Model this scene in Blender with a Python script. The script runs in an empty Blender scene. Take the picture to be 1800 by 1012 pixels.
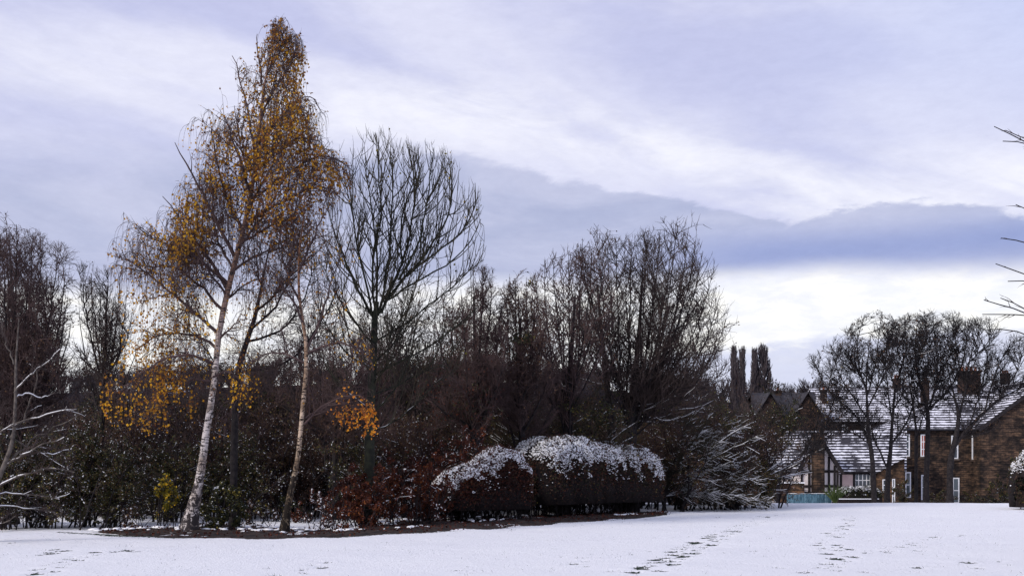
import bpy, math
import numpy as np
from mathutils import Vector

# ------------------------------------------------------------------ camera, sky, sun, exposure
SC = bpy.context.scene
COL = SC.collection
F, CX, HZ, EYE = 1930.0, 900.0, 830.0, 1.6      # focal length / principal column / horizon row of the photo, eye height
cam_d = bpy.data.cameras.new('camera'); cam = bpy.data.objects.new('camera', cam_d); COL.objects.link(cam)
cam.location = (0, 0, EYE); cam.rotation_euler = (math.pi/2, 0, 0)
cam_d.sensor_width = 36; cam_d.lens = 36*F/1800; cam_d.shift_y = (HZ-506)/1800
cam_d.clip_start = 0.1; cam_d.clip_end = 6000
SC.camera = cam
SC.view_settings.view_transform = 'Standard'; SC.view_settings.look = 'None'
SC.view_settings.exposure = 0.22; SC.view_settings.gamma = 1.0
SC.render.engine = 'CYCLES'
SC.cycles.max_bounces = 4; SC.cycles.diffuse_bounces = 2; SC.cycles.transparent_max_bounces = 4

SUN_EL, SUN_ROT = math.radians(31), math.radians(-128)   # low, behind the camera's left shoulder
sun_d = bpy.data.lights.new('sun', 'SUN'); sun = bpy.data.objects.new('sun', sun_d); COL.objects.link(sun)
sun_d.energy = 2.3; sun_d.angle = math.radians(14); sun_d.color = (1.0, 0.93, 0.86)
sdir = Vector((math.sin(SUN_ROT)*math.cos(SUN_EL), math.cos(SUN_ROT)*math.cos(SUN_EL), math.sin(SUN_EL)))
sun.rotation_euler = sdir.to_track_quat('Z', 'Y').to_euler()

class NT:
    """small helper for writing node maths"""
    def __init__(s, nt): s.nt = nt; s.n = nt.nodes; s.l = nt.links
    def put(s, sock, v):
        if v is None: return
        if isinstance(v, bpy.types.NodeSocket): s.l.new(v, sock)
        else: sock.default_value = v
    def m(s, op, a, b=None, c=None, clamp=False):
        n = s.n.new('ShaderNodeMath'); n.operation = op; n.use_clamp = clamp
        for i, v in enumerate((a, b, c)): s.put(n.inputs[i], v)
        return n.outputs[0]
    def mix(s, f, a, b, mode='MIX'):
        n = s.n.new('ShaderNodeMixRGB'); n.blend_type = mode
        for i, v in enumerate((f, a, b)):
            if isinstance(v, tuple) and len(v) == 3: v = v+(1,)
            s.put(n.inputs[i], v)
        return n.outputs[0]
    def ss(s, x, lo, hi):
        n = s.n.new('ShaderNodeMapRange'); n.interpolation_type = 'SMOOTHSTEP'
        s.put(n.inputs[0], x); s.put(n.inputs[1], lo); s.put(n.inputs[2], hi)
        n.inputs[3].default_value = 0; n.inputs[4].default_value = 1
        return n.outputs[0]
    def noise(s, vec, scale, detail=3, rough=0.5, dist=0):
        n = s.n.new('ShaderNodeTexNoise'); s.put(n.inputs['Vector'], vec)
        n.inputs['Scale'].default_value = scale; n.inputs['Detail'].default_value = detail
        n.inputs['Roughness'].default_value = rough; n.inputs['Distortion'].default_value = dist
        return n.outputs[0]
    def xyz(s, x, y, z):
        n = s.n.new('ShaderNodeCombineXYZ')
        for i, v in enumerate((x, y, z)): s.put(n.inputs[i], v)
        return n.outputs[0]
    def sep(s, v):
        n = s.n.new('ShaderNodeSeparateXYZ'); s.l.new(v, n.inputs[0]); return n.outputs
    def curve(s, x, pts):
        n = s.n.new('ShaderNodeFloatCurve'); s.put(n.inputs['Value'], x)
        c = n.mapping.curves[0]
        c.points[0].location = pts[0]; c.points[1].location = pts[-1]
        for p in pts[1:-1]: c.points.new(*p)
        n.mapping.use_clip = False; n.mapping.update()
        return n.outputs[0]
    def ramp(s, f, stops):
        n = s.n.new('ShaderNodeValToRGB'); s.put(n.inputs[0], f); e = n.color_ramp.elements
        while len(e) < len(stops): e.new(0.5)
        for q, (p, c) in zip(e, stops): q.position = p; q.color = tuple(c)+(1,)
        return n.outputs[0]

def build_world():
    w = bpy.data.worlds.new('World'); SC.world = w; w.use_nodes = True
    t = NT(w.node_tree); w.node_tree.nodes.clear()
    tc = t.n.new('ShaderNodeTexCoord').outputs['Generated']
    x, y, z = t.sep(tc)[:3]
    az = t.m('ARCTAN2', x, y)                                     # compass direction, 0 = straight ahead
    hyp = t.m('SQRT', t.m('ADD', t.m('MULTIPLY', x, x), t.m('MULTIPLY', y, y)))
    el = t.m('DIVIDE', z, t.m('MAXIMUM', hyp, 0.02))              # tangent of elevation
    A = lambda px: math.atan((px-CX)/F)
    E = lambda px, py: (HZ-py)/F*math.cos(A(px))
    u = t.m('MULTIPLY_ADD', az, 1/1.2, 0.5)                       # az -0.6..0.6 -> 0..1
    U = lambda px: A(px)/1.2+0.5
    v1 = t.xyz(t.m('MULTIPLY', az, 3.0), t.m('MULTIPLY', el, 11.0), 0.3)
    n1 = t.noise(v1, 1.5, 6, 0.58, 0.6)
    v2 = t.xyz(t.m('MULTIPLY', az, 5.0), t.m('MULTIPLY', t.m('SUBTRACT', el, t.m('MULTIPLY', az, -0.22)), 16.0), 4.1)
    n2 = t.noise(v2, 1.2, 5, 0.55, 0.5)
    n3 = t.noise(t.xyz(t.m('MULTIPLY', az, 9.0), t.m('MULTIPLY', el, 26.0), 7.7), 2.2, 6, 0.62, 0.3)
    wob = t.m('MULTIPLY_ADD', n3, 0.030, -0.015)
    e2 = t.m('ADD', el, wob)
    # high veil: blue-lavender, brighter streaks
    n4 = t.noise(t.xyz(t.m('MULTIPLY', az, 2.4), t.m('MULTIPLY', t.m('ADD', el, t.m('MULTIPLY', az, 0.22)), 7.0), 9.3), 1.3, 5, 0.5, 0.4)
    colr = t.mix(t.ss(n4, 0.36, 0.62), (5.0, 5.2, 7.4), (6.6, 6.7, 8.3))
    colr = t.mix(t.m('MULTIPLY', t.ss(u, 0.62, 0.95), t.ss(el, 0.22, 0.40)), colr, (5.2, 5.7, 8.1))
    # broad bright sweep from upper left down to the right
    def edge(pts): return t.curve(u, [(U(-400), E(-400, pts[0][1]))]+[(U(p), E(p, q)) for p, q in pts]+[(U(2300), E(2300, pts[-1][1]))])
    mid = edge([(0, 115), (300, 130), (560, 185), (900, 215), (1150, 270), (1400, 330), (1800, 330)])
    d = t.m('ABSOLUTE', t.m('SUBTRACT', e2, mid))
    sw = t.m('SUBTRACT', 1.0, t.ss(d, 0.0, 0.055))
    sw = t.m('MULTIPLY', sw, t.ss(n2, 0.30, 0.66))
    sw = t.m('MULTIPLY', sw, t.m('MULTIPLY_ADD', t.ss(u, U(150), U(900)), 0.5, 0.42))
    colr = t.mix(sw, colr, (8.5, 8.5, 9.2))
    # the long dark bank: sharp upper edge, soft flat underside
    top = edge([(0, 180), (300, 215), (560, 232), (780, 252), (950, 300), (1100, 330), (1250, 356), (1380, 386), (1450, 366), (1560, 354), (1680, 350), (1800, 372)])
    bot = edge([(0, 505), (300, 520), (560, 520), (800, 500), (1000, 500), (1270, 486), (1450, 470), (1600, 474), (1800, 472)])
    soft = t.curve(u, [(0.0, 0.09), (U(0), 0.09), (U(500), 0.05), (U(800), 0.016), (U(1000), 0.009), (U(1800), 0.008), (1.0, 0.012)])
    up = t.m('DIVIDE', t.m('SUBTRACT', top, e2), soft)
    inb = t.m('MULTIPLY', t.ss(up, 0.0, 1.0), t.ss(t.m('SUBTRACT', t.m('MULTIPLY_ADD', n1, 0.016, el), bot), -0.003, 0.014))
    bank = t.mix(t.ss(n1, 0.3, 0.7), (3.9, 4.25, 6.1), (5.2, 5.4, 7.1))
    deep = t.m('MULTIPLY', t.ss(u, U(1050), U(1350)), t.m('SUBTRACT', 1.0, t.ss(t.m('ABSOLUTE', t.m('SUBTRACT', el, E(1500, 438))), 0.0, 0.034)))
    bank = t.mix(t.m('MULTIPLY', deep, 0.85), bank, (2.6, 3.15, 5.8))
    colr = t.mix(inb, colr, bank)
    # bright strip above the horizon
    low = t.m('SUBTRACT', 1.0, t.ss(t.m('SUBTRACT', t.m('MULTIPLY_ADD', n1, 0.016, el), bot), -0.006, 0.022))
    lowc = t.mix(t.ss(n3, 0.35, 0.7), (8.2, 8.3, 8.9), (9.6, 9.4, 8.9))
    colr = t.mix(low, colr, lowc)
    # thin grey layer close to the horizon
    gtop = edge([(0, 600), (900, 620), (1300, 607), (1400, 598), (1500, 588), (1800, 575)])
    g = t.m('MULTIPLY', t.m('SUBTRACT', 1.0, t.ss(e2, t.m('SUBTRACT', gtop, 0.010), t.m('ADD', gtop, 0.004))), t.ss(u, U(1000), U(1250)))
    colr = t.mix(t.m('MULTIPLY', g, 0.75), colr, (5.3, 5.6, 7.6))
    mot = t.noise(t.xyz(t.m('MULTIPLY', az, 30.0), t.m('MULTIPLY', el, 75.0), 2.0), 1.6, 6, 0.7, 0.2)
    colr = t.mix(1.0, colr, t.mix(mot, (0.90, 0.90, 0.92), (1.10, 1.10, 1.08)), 'MULTIPLY')
    colr = t.mix(t.ss(t.m('MULTIPLY', z, -1.0), 0.0, 0.1), colr, (3, 3, 3.5))
    sky = t.n.new('ShaderNodeTexSky'); sky.sky_type = 'NISHITA'; sky.sun_disc = False
    sky.sun_elevation = SUN_EL; sky.sun_rotation = SUN_ROT
    colr = t.mix(0.95, sky.outputs[0], colr)                      # an overcast lid over the clear sky
    bg = t.n.new('ShaderNodeBackground'); bg.inputs[1].default_value = 0.1; t.l.new(colr, bg.inputs[0])
    o = t.n.new('ShaderNodeOutputWorld'); t.l.new(bg.outputs[0], o.inputs[0])
build_world()

# ------------------------------------------------------------------ object helpers
def link(o, parent=None):
    COL.objects.link(o)
    if parent is not None: o.parent = parent
    return o
def tag(o, label=None, cat=None, group=None, kind=None):
    for k, v in (('label', label), ('category', cat), ('group', group), ('kind', kind)):
        if v: o[k] = v
    return o
def thing(name, loc, label, cat, group=None):
    o = bpy.data.objects.new(name, None); o.location = loc; o.empty_display_size = 0.3
    return tag(link(o), label, cat, group)
def mesh_np(name, V, Fq, mat, parent=None, smooth=True, var=None, org=None):
    """V (n,3), Fq (m,k) polygons with k corners each; world coordinates, origin moved to org"""
    V = np.asarray(V, dtype=np.float32)
    if parent is not None: org = np.array(parent.matrix_basis.translation if parent.parent is None else parent['org'])
    if org is not None: V = V-np.asarray(org, dtype=np.float32)
    m = bpy.data.meshes.new(name); k = Fq.shape[1]
    m.vertices.add(len(V)); m.vertices.foreach_set('co', V.ravel())
    m.loops.add(Fq.size); m.loops.foreach_set('vertex_index', Fq.astype(np.int32).ravel())
    m.polygons.add(len(Fq)); m.polygons.foreach_set('loop_start', (np.arange(len(Fq))*k).astype(np.int32))
    m.polygons.foreach_set('loop_total', np.full(len(Fq), k, np.int32))
    if smooth: m.polygons.foreach_set('use_smooth', np.ones(len(Fq), bool))
    if var is not None:
        a = m.attributes.new('var', 'FLOAT', 'FACE'); a.data.foreach_set('value', var.astype(np.float32))
    m.update(calc_edges=True); m.materials.append(mat)
    o = bpy.data.objects.new(name, m)
    if parent is not None and name in ('snow', 'leaves'): o['kind'] = 'stuff'
    if parent is None and org is not None: o.location = tuple(float(q) for q in org)
    return link(o, parent)
def copy_tree(o, parent=None):
    c = o.copy(); COL.objects.link(c)
    if parent is not None: c.parent = parent
    for ch in list(o.children): copy_tree(ch, c)
    return c

def P(px, py, Y): return np.array(((px-CX)/F*Y, Y, EYE+(HZ-py)/F*Y))
_r0 = np.random.default_rng(5)
_W = _r0.normal(size=(8, 3)); _PH = _r0.uniform(0, 6.28, 8)
def sn(p, f, s=0.0):                                             # cheap smooth noise, about -1..1
    p = np.asarray(p)*f+s
    a = np.sin(p@_W.T*1.0+_PH+1.7*np.sin((p@_W[::-1].T)*0.61+_PH[::-1]))
    return a.mean(-1)*1.6
def sm(x): x = np.clip(x, 0, 1); return x*x*(3-2*x)
def gz(x, y):                                                    # ground height
    x = np.asarray(x, float); y = np.asarray(y, float)
    z = 0.05*np.sin(x*0.13+1)*np.sin(y*0.11) + 0.02*np.sin(x*0.5)*np.sin(y*0.37+2)
    z = z*sm((70-y)/20)
    z = z - 3.4*sm((y-56)/48)
    hl = 36-9*sm((x+20)/120)
    z = z + hl*sm((y-140)/300) + 6*sm((y-140)/200)*np.sin(x*0.008+1.3)*np.sin(y*0.006)
    return z

# ------------------------------------------------------------------ materials
def mat(name, fn, rough=0.85, bump=None, spec=0.2, trans=0.0):
    m = bpy.data.materials.new(name); m.use_nodes = True; t = NT(m.node_tree)
    b = m.node_tree.nodes['Principled BSDF']; b.inputs['Roughness'].default_value = rough
    b.inputs['Specular IOR Level'].default_value = spec
    co = t.n.new('ShaderNodeTexCoord').outputs['Object']
    c = fn(t, co)
    if isinstance(c, tuple) and len(c) == 2 and not isinstance(c[0], float): c, h = c
    else: h = None
    if isinstance(c, tuple): c = tuple(c)+(1,)
    t.put(b.inputs['Base Color'], c)
    if bump and h is not None:
        n = t.n.new('ShaderNodeBump'); n.inputs['Strength'].default_value = bump[0]; n.inputs['Distance'].default_value = bump[1]
        t.l.new(h, n.inputs['Height']); t.l.new(n.outputs[0], b.inputs['Normal'])
    if trans:
        tr = t.n.new('ShaderNodeBsdfTranslucent'); t.put(tr.inputs[0], c)
        mx = t.n.new('ShaderNodeMixShader'); mx.inputs[0].default_value = trans
        t.l.new(b.outputs[0], mx.inputs[1]); t.l.new(tr.outputs[0], mx.inputs[2])
        t.l.new(mx.outputs[0], t.n['Material Output'].inputs[0])
    return m
def vary(a, b, scale=6.0, lo=0.35, hi=0.65):
    def fn(t, co):
        n = t.noise(co, scale, 4, 0.6); return t.mix(t.ss(n, lo, hi), a, b), n
    return fn
def leafy(stops):
    def fn(t, co):
        a = t.n.new('ShaderNodeAttribute'); a.attribute_name = 'var'
        return t.ramp(a.outputs['Fac'], stops), None
    return fn
def birch_fn(dark_to):
    def fn(t, co):
        x, y, z = t.sep(co)[:3]
        lent = t.noise(t.xyz(t.m('MULTIPLY', x, 2.2), t.m('MULTIPLY', y, 2.2), t.m('MULTIPLY', z, 11.0)), 2.6, 4, 0.65, 0.4)
        crack = t.noise(t.xyz(t.m('MULTIPLY', x, 5.0), t.m('MULTIPLY', y, 5.0), t.m('MULTIPLY', z, 3.0)), 1.6, 5, 0.7, 1.2)
        base = t.m('SUBTRACT', 1.0, t.ss(z, 0.1, dark_to))
        thr = t.m('MULTIPLY_ADD', base, -0.15, 0.565)
        d = t.m('MAXIMUM', t.ss(lent, 0.53, 0.57), t.ss(crack, thr, t.m('ADD', thr, 0.04)))
        pale = t.mix(t.ss(t.noise(co, 3.0, 3), .4, .6), (0.60, 0.54, 0.51), (0.32, 0.26, 0.22))
        pale = t.mix(t.ss(z, 3.6, 7.0), pale, (0.24, 0.14, 0.10))
        return t.mix(d, pale, (0.035, 0.028, 0.028)), crack
    return fn
M = {}
M['snow'] = mat('snow', lambda t, co: (t.mix(t.noise(co, 3.0, 2), (0.84, 0.84, 0.86), (0.89, 0.89, 0.90)), t.noise(co, 40.0, 4, 0.6)), 0.6, (0.35, 0.02), 0.3)
M['bark'] = mat('bark_dark', vary((0.012, 0.010, 0.012), (0.030, 0.025, 0.025), 8), 0.9, (0.6, 0.02))
M['bark_moss'] = mat('bark_mossy', vary((0.014, 0.015, 0.012), (0.034, 0.036, 0.023), 5), 0.9, (0.6, 0.02))
M['bark_grey'] = mat('bark_grey', vary((0.05, 0.042, 0.038), (0.13, 0.11, 0.095), 7), 0.9, (0.5, 0.02))
M['birch'] = mat('birch_bark', birch_fn(2.6), 0.7, (0.5, 0.02))
M['birch2'] = mat('birch_bark_mossy', lambda t, co: (t.mix(0.55, birch_fn(3.0)(t, co)[0], (0.16, 0.13, 0.075), 'MULTIPLY') if False else t.mix(1.0, birch_fn(3.4)(t, co)[0], t.mix(t.ss(t.sep(co)[2], 0.3, 3.2), (0.34, 0.29, 0.20), (0.80, 0.68, 0.54)), 'MULTIPLY')), 0.8)
M['twig'] = mat('twig_brown', vary((0.030, 0.022, 0.023), (0.075, 0.054, 0.048), 1.2), 0.85)
M['twig_red'] = mat('twig_purple_brown', vary((0.042, 0.027, 0.030), (0.098, 0.064, 0.060), 1.0), 0.85)
M['twig_olive'] = mat('twig_olive', vary((0.030, 0.027, 0.020), (0.072, 0.060, 0.038), 0.8), 0.85)
M['gold'] = mat('leaf_gold', leafy([(0, (0.09, 0.03, 0.018)), (0.3, (0.24, 0.09, 0.02)), (0.6, (0.50, 0.25, 0.016)), (1, (0.75, 0.45, 0.03))]), 0.6, trans=0.4)
M['yellow'] = mat('leaf_yellow', leafy([(0, (0.35, 0.13, 0.02)), (0.5, (0.72, 0.36, 0.02)), (1, (0.85, 0.55, 0.03))]), 0.6, trans=0.35)
M['orange'] = mat('leaf_orange', leafy([(0, (0.40, 0.11, 0.02)), (0.5, (0.72, 0.25, 0.03)), (1, (0.85, 0.42, 0.03))]), 0.6, trans=0.35)
M['russet'] = mat('leaf_russet', leafy([(0, (0.030, 0.011, 0.011)), (0.5, (0.08, 0.024, 0.016)), (0.85, (0.17, 0.05, 0.022)), (1, (0.34, 0.12, 0.03))]), 0.7, trans=0.25)
M['brownleaf'] = mat('leaf_brown', leafy([(0, (0.032, 0.018, 0.016)), (0.5, (0.078, 0.046, 0.033)), (0.85, (0.15, 0.085, 0.042)), (1, (0.17, 0.15, 0.05))]), 0.8, trans=0.2)
M['green'] = mat('leaf_dark_green', leafy([(0, (0.013, 0.015, 0.012)), (0.55, (0.036, 0.040, 0.020)), (0.8, (0.08, 0.075, 0.024)), (1, (0.26, 0.20, 0.04))]), 0.7, trans=0.15)
M['olive'] = mat('leaf_olive', leafy([(0, (0.06, 0.05, 0.01)), (0.45, (0.20, 0.17, 0.02)), (0.75, (0.42, 0.29, 0.02)), (1, (0.80, 0.48, 0.02))]), 0.7, trans=0.3)
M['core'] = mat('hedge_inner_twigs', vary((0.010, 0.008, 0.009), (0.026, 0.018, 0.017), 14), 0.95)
M['soil'] = mat('soil', vary((0.012, 0.010, 0.010), (0.045, 0.030, 0.024), 5), 0.95, (0.9, 0.04))

# ------------------------------------------------------------------ tubes, leaves, lumps
def nrm(v): return v/np.maximum(np.linalg.norm(v, axis=-1, keepdims=True), 1e-9)
def tubes(sets, S):
    """sets: list of (pts (B,K,3), rad (B,K)) -> one vertex / quad array"""
    VV, FF, o = [], [], 0
    for pts, rad in sets:
        if len(pts) == 0: continue
        B, K = rad.shape
        tan = np.empty_like(pts); tan[:, 1:-1] = pts[:, 2:]-pts[:, :-2]; tan[:, 0] = pts[:, 1]-pts[:, 0]; tan[:, -1] = pts[:, -1]-pts[:, -2]
        tan = nrm(tan); mean = nrm(pts[:, -1]-pts[:, 0])
        ref = np.eye(3)[np.argmin(np.abs(mean), axis=1)][:, None, :]
        u = nrm(np.cross(tan, ref)); v = np.cross(tan, u)
        a = np.arange(S)*2*math.pi/S
        ring = u[:, :, None]*np.cos(a)[None, None, :, None]+v[:, :, None]*np.sin(a)[None, None, :, None]
        V = pts[:, :, None]+ring*rad[:, :, None, None]
        idx = o+np.arange(B*K*S).reshape(B, K, S)
        n = np.roll(idx, -1, axis=2)
        Q = np.stack([idx[:, :-1], n[:, :-1], n[:, 1:], idx[:, 1:]], -1).reshape(-1, 4)
        VV.append(V.reshape(-1, 3)); FF.append(Q); o += B*K*S
    return np.concatenate(VV), np.concatenate(FF)
def resample(pl, K):
    pl = np.asarray(pl, float); d = np.r_[0, np.cumsum(np.linalg.norm(np.diff(pl[:, :3], axis=0), axis=1))]
    s = np.linspace(0, d[-1], K); tt = d
    out = np.stack([np.interp(s, tt, pl[:, i]) for i in range(pl.shape[1])], 1)
    for _ in range(2):                                           # round the corners
        out[1:-1] = 0.25*out[:-2]+0.5*out[1:-1]+0.25*out[2:]
    return out
def poly_in(poly, x, z):
    poly = np.asarray(poly); ins = np.zeros(x.shape, bool); j = len(poly)-1
    for i in range(len(poly)):
        xi, zi = poly[i]; xj, zj = poly[j]
        if zi != zj:
            ins ^= ((zi > z) != (zj > z)) & (x < (xj-xi)*(z-zi)/(zj-zi)+xi)
        j = i
    return ins
def make_env(env_px, Y, depth, rg=1.0):
    q = np.array([P(a, b, Y)[[0, 2]] for a, b in env_px])
    xc = (q[:, 0].min()+q[:, 0].max())/2; hw = (q[:, 0].max()-q[:, 0].min())/2
    def f(p):
        k = np.sqrt(np.clip(1-((p[..., 0]-xc)/(hw*1.05))**2, 0.05, 1))*depth
        rag = .011*Y*(.7*sn(p, 1.15, Y)+.5*sn(p, 3.3, Y+2))*rg; side = np.sign(p[..., 0]-xc)
        return poly_in(q, p[..., 0]+side*rag, p[..., 2]+np.abs(rag)*.9) & (np.abs(p[..., 1]-Y) < k)
    return f
def grow(R, start, d, length, K, trop, wig, env=None, straight=0.0):
    N = len(start); pts = np.zeros((N, K, 3)); pts[:, 0] = start; d = nrm(d); tv = np.asarray(trop, float)
    for k in range(1, K):
        d = nrm(d+tv/(K-1)+R.normal(size=(N, 3))*wig)
        pts[:, k] = pts[:, k-1]+d*(length/(K-1))[:, None]
    if env is not None and N:
        ins = env(pts); ins[:, 0] = True
        ex = np.where(ins.all(1), K, np.argmin(ins, axis=1))
        fr = np.where(ex == K, 1.0, (ex-0.5)/(K-1)*R.uniform(0.75, 1.0, N))
        keep = fr > 0.18
        pts = (pts[:, :1]+(pts-pts[:, :1])*fr[:, None, None])[keep]
        return pts, fr[keep]*length[keep], keep
    return pts, length, np.ones(N, bool)
def children(R, pts, rad, plen, L, env=None):
    """L: dict n (per metre), t0,t1, ang, angsd, len, fall, trop, wig, K, r, rk, rmin, bias"""
    B, K = rad.shape
    cnt = R.poisson(np.maximum(plen*L['n']*(L.get('t1', 1)-L.get('t0', .1)), L.get('nmin', 0.3)))
    ids = np.repeat(np.arange(B), cnt); N = len(ids)
    t = R.uniform(L.get('t0', .1), L.get('t1', 1.0), N)*(K-1)
    i = np.minimum(t.astype(int), K-2); f = (t-i)[:, None]
    st = pts[ids, i]*(1-f)+pts[ids, i+1]*f; tan = nrm(pts[ids, i+1]-pts[ids, i])
    pr = rad[ids, i]*(1-f[:, 0])+rad[ids, i+1]*f[:, 0]
    perp = R.normal(size=(N, 3))+np.asarray(L.get('bias', (0, 0, 0)), float); perp -= (perp*tan).sum(1)[:, None]*tan; perp = nrm(perp)
    a = np.radians(R.normal(L['ang'], L.get('angsd', 10), N))
    d = tan*np.cos(a)[:, None]+perp*np.sin(a)[:, None]
    ln = L['len']*(1-L.get('fall', .5)*t/(K-1))*R.uniform(0.55, 1.35, N)
    q, ln, keep = grow(R, st, d, ln, L.get('K', 5), L.get('trop', (0, 0, .2)), L.get('wig', .12), env)
    r0 = np.minimum(pr[keep]*L.get('rk', .7), L['r']); r0 = np.maximum(r0, L['rmin'])
    s = np.linspace(0, 1, q.shape[1])
    r = r0[:, None]*(1-s)[None, :]**0.9*0.85+L['rmin']*(0.35+0.65*(1-s))[None, :]
    return q, r, ln
def leaf_quads(R, pos, size, hang=0.5):
    N = len(pos); ax = nrm(R.normal(size=(N, 3))+np.array((0, 0, -hang*1.5))); sd = nrm(np.cross(ax, R.normal(size=(N, 3))))
    l = size*R.uniform(0.7, 1.3, N)[:, None]; w = l*0.48
    V = np.stack([pos, pos+ax*l*.45+sd*w, pos+ax*l, pos+ax*l*.5-sd*w], 1).reshape(-1, 3)
    return V, np.arange(N*4).reshape(N, 4)
def along(R, sets, n):
    """n random points on a set of branches, longer branches more likely"""
    pts = np.concatenate([np.stack([p[:, k], p[:, k+1]], 1) for p, *_ in sets for k in range(p.shape[1]//3, p.shape[1]-1)])
    w = np.linalg.norm(pts[:, 1]-pts[:, 0], axis=1); ids = R.choice(len(pts), n, p=w/w.sum()); f = R.uniform(0, 1, (n, 1))
    return pts[ids, 0]*(1-f)+pts[ids, 1]*f
_ph = (1+5**.5)/2
_IV = nrm(np.array([(-1, _ph, 0), (1, _ph, 0), (-1, -_ph, 0), (1, -_ph, 0), (0, -1, _ph), (0, 1, _ph), (0, -1, -_ph), (0, 1, -_ph), (_ph, 0, -1), (_ph, 0, 1), (-_ph, 0, -1), (-_ph, 0, 1)]))
_IF = np.array([(0, 11, 5), (0, 5, 1), (0, 1, 7), (0, 7, 10), (0, 10, 11), (1, 5, 9), (5, 11, 4), (11, 10, 2), (10, 7, 6), (7, 1, 8), (3, 9, 4), (3, 4, 2), (3, 2, 6), (3, 6, 8), (3, 8, 9), (4, 9, 5), (2, 4, 11), (6, 2, 10), (8, 6, 7), (9, 8, 1)])
def lumps(R, pos, size, flat=0.55):
    N = len(pos); s = size*R.uniform(0.5, 1.4, (N, 1, 1))*R.uniform(0.7, 1.3, (N, 1, 3))*np.array((1, 1, flat))
    a = R.uniform(0, 6.28, N); c, q = np.cos(a)[:, None], np.sin(a)[:, None]
    W = _IV[None]*R.uniform(0.8, 1.2, (N, 12, 1)); x = W[..., 0]*c-W[..., 1]*q; y = W[..., 0]*q+W[..., 1]*c
    V = np.stack([x, y, W[..., 2]], -1)*s+pos[:, None]
    return V.reshape(-1, 3), (_IF[None]+12*np.arange(N)[:, None, None]).reshape(-1, 3)
def snow_tubes(sets, thick=0.006, steep=0.8, R=None, cover=0.85):
    out = []
    for p, r, *_ in sets:
        if len(p) == 0: continue
        keep = R.uniform(size=len(p)) < cover; p = p[keep]; r = r[keep]
        if len(p) == 0: continue
        tan = np.empty_like(p); tan[:, 1:-1] = p[:, 2:]-p[:, :-2]; tan[:, 0] = p[:, 1]-p[:, 0]; tan[:, -1] = p[:, -1]-p[:, -2]
        tz = np.abs(nrm(tan)[..., 2]); ok = np.clip((steep-tz)/0.15, 0, 1)*np.clip(0.75+0.9*sn(p, 3.1, 2.0), 0, 1)
        rr = (r*0.75+thick)*ok+r*0.1*(1-ok)
        c = p.copy(); c[..., 2] += (r*0.55+thick*0.6)*ok
        out.append((c, rr))
    return out

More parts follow.
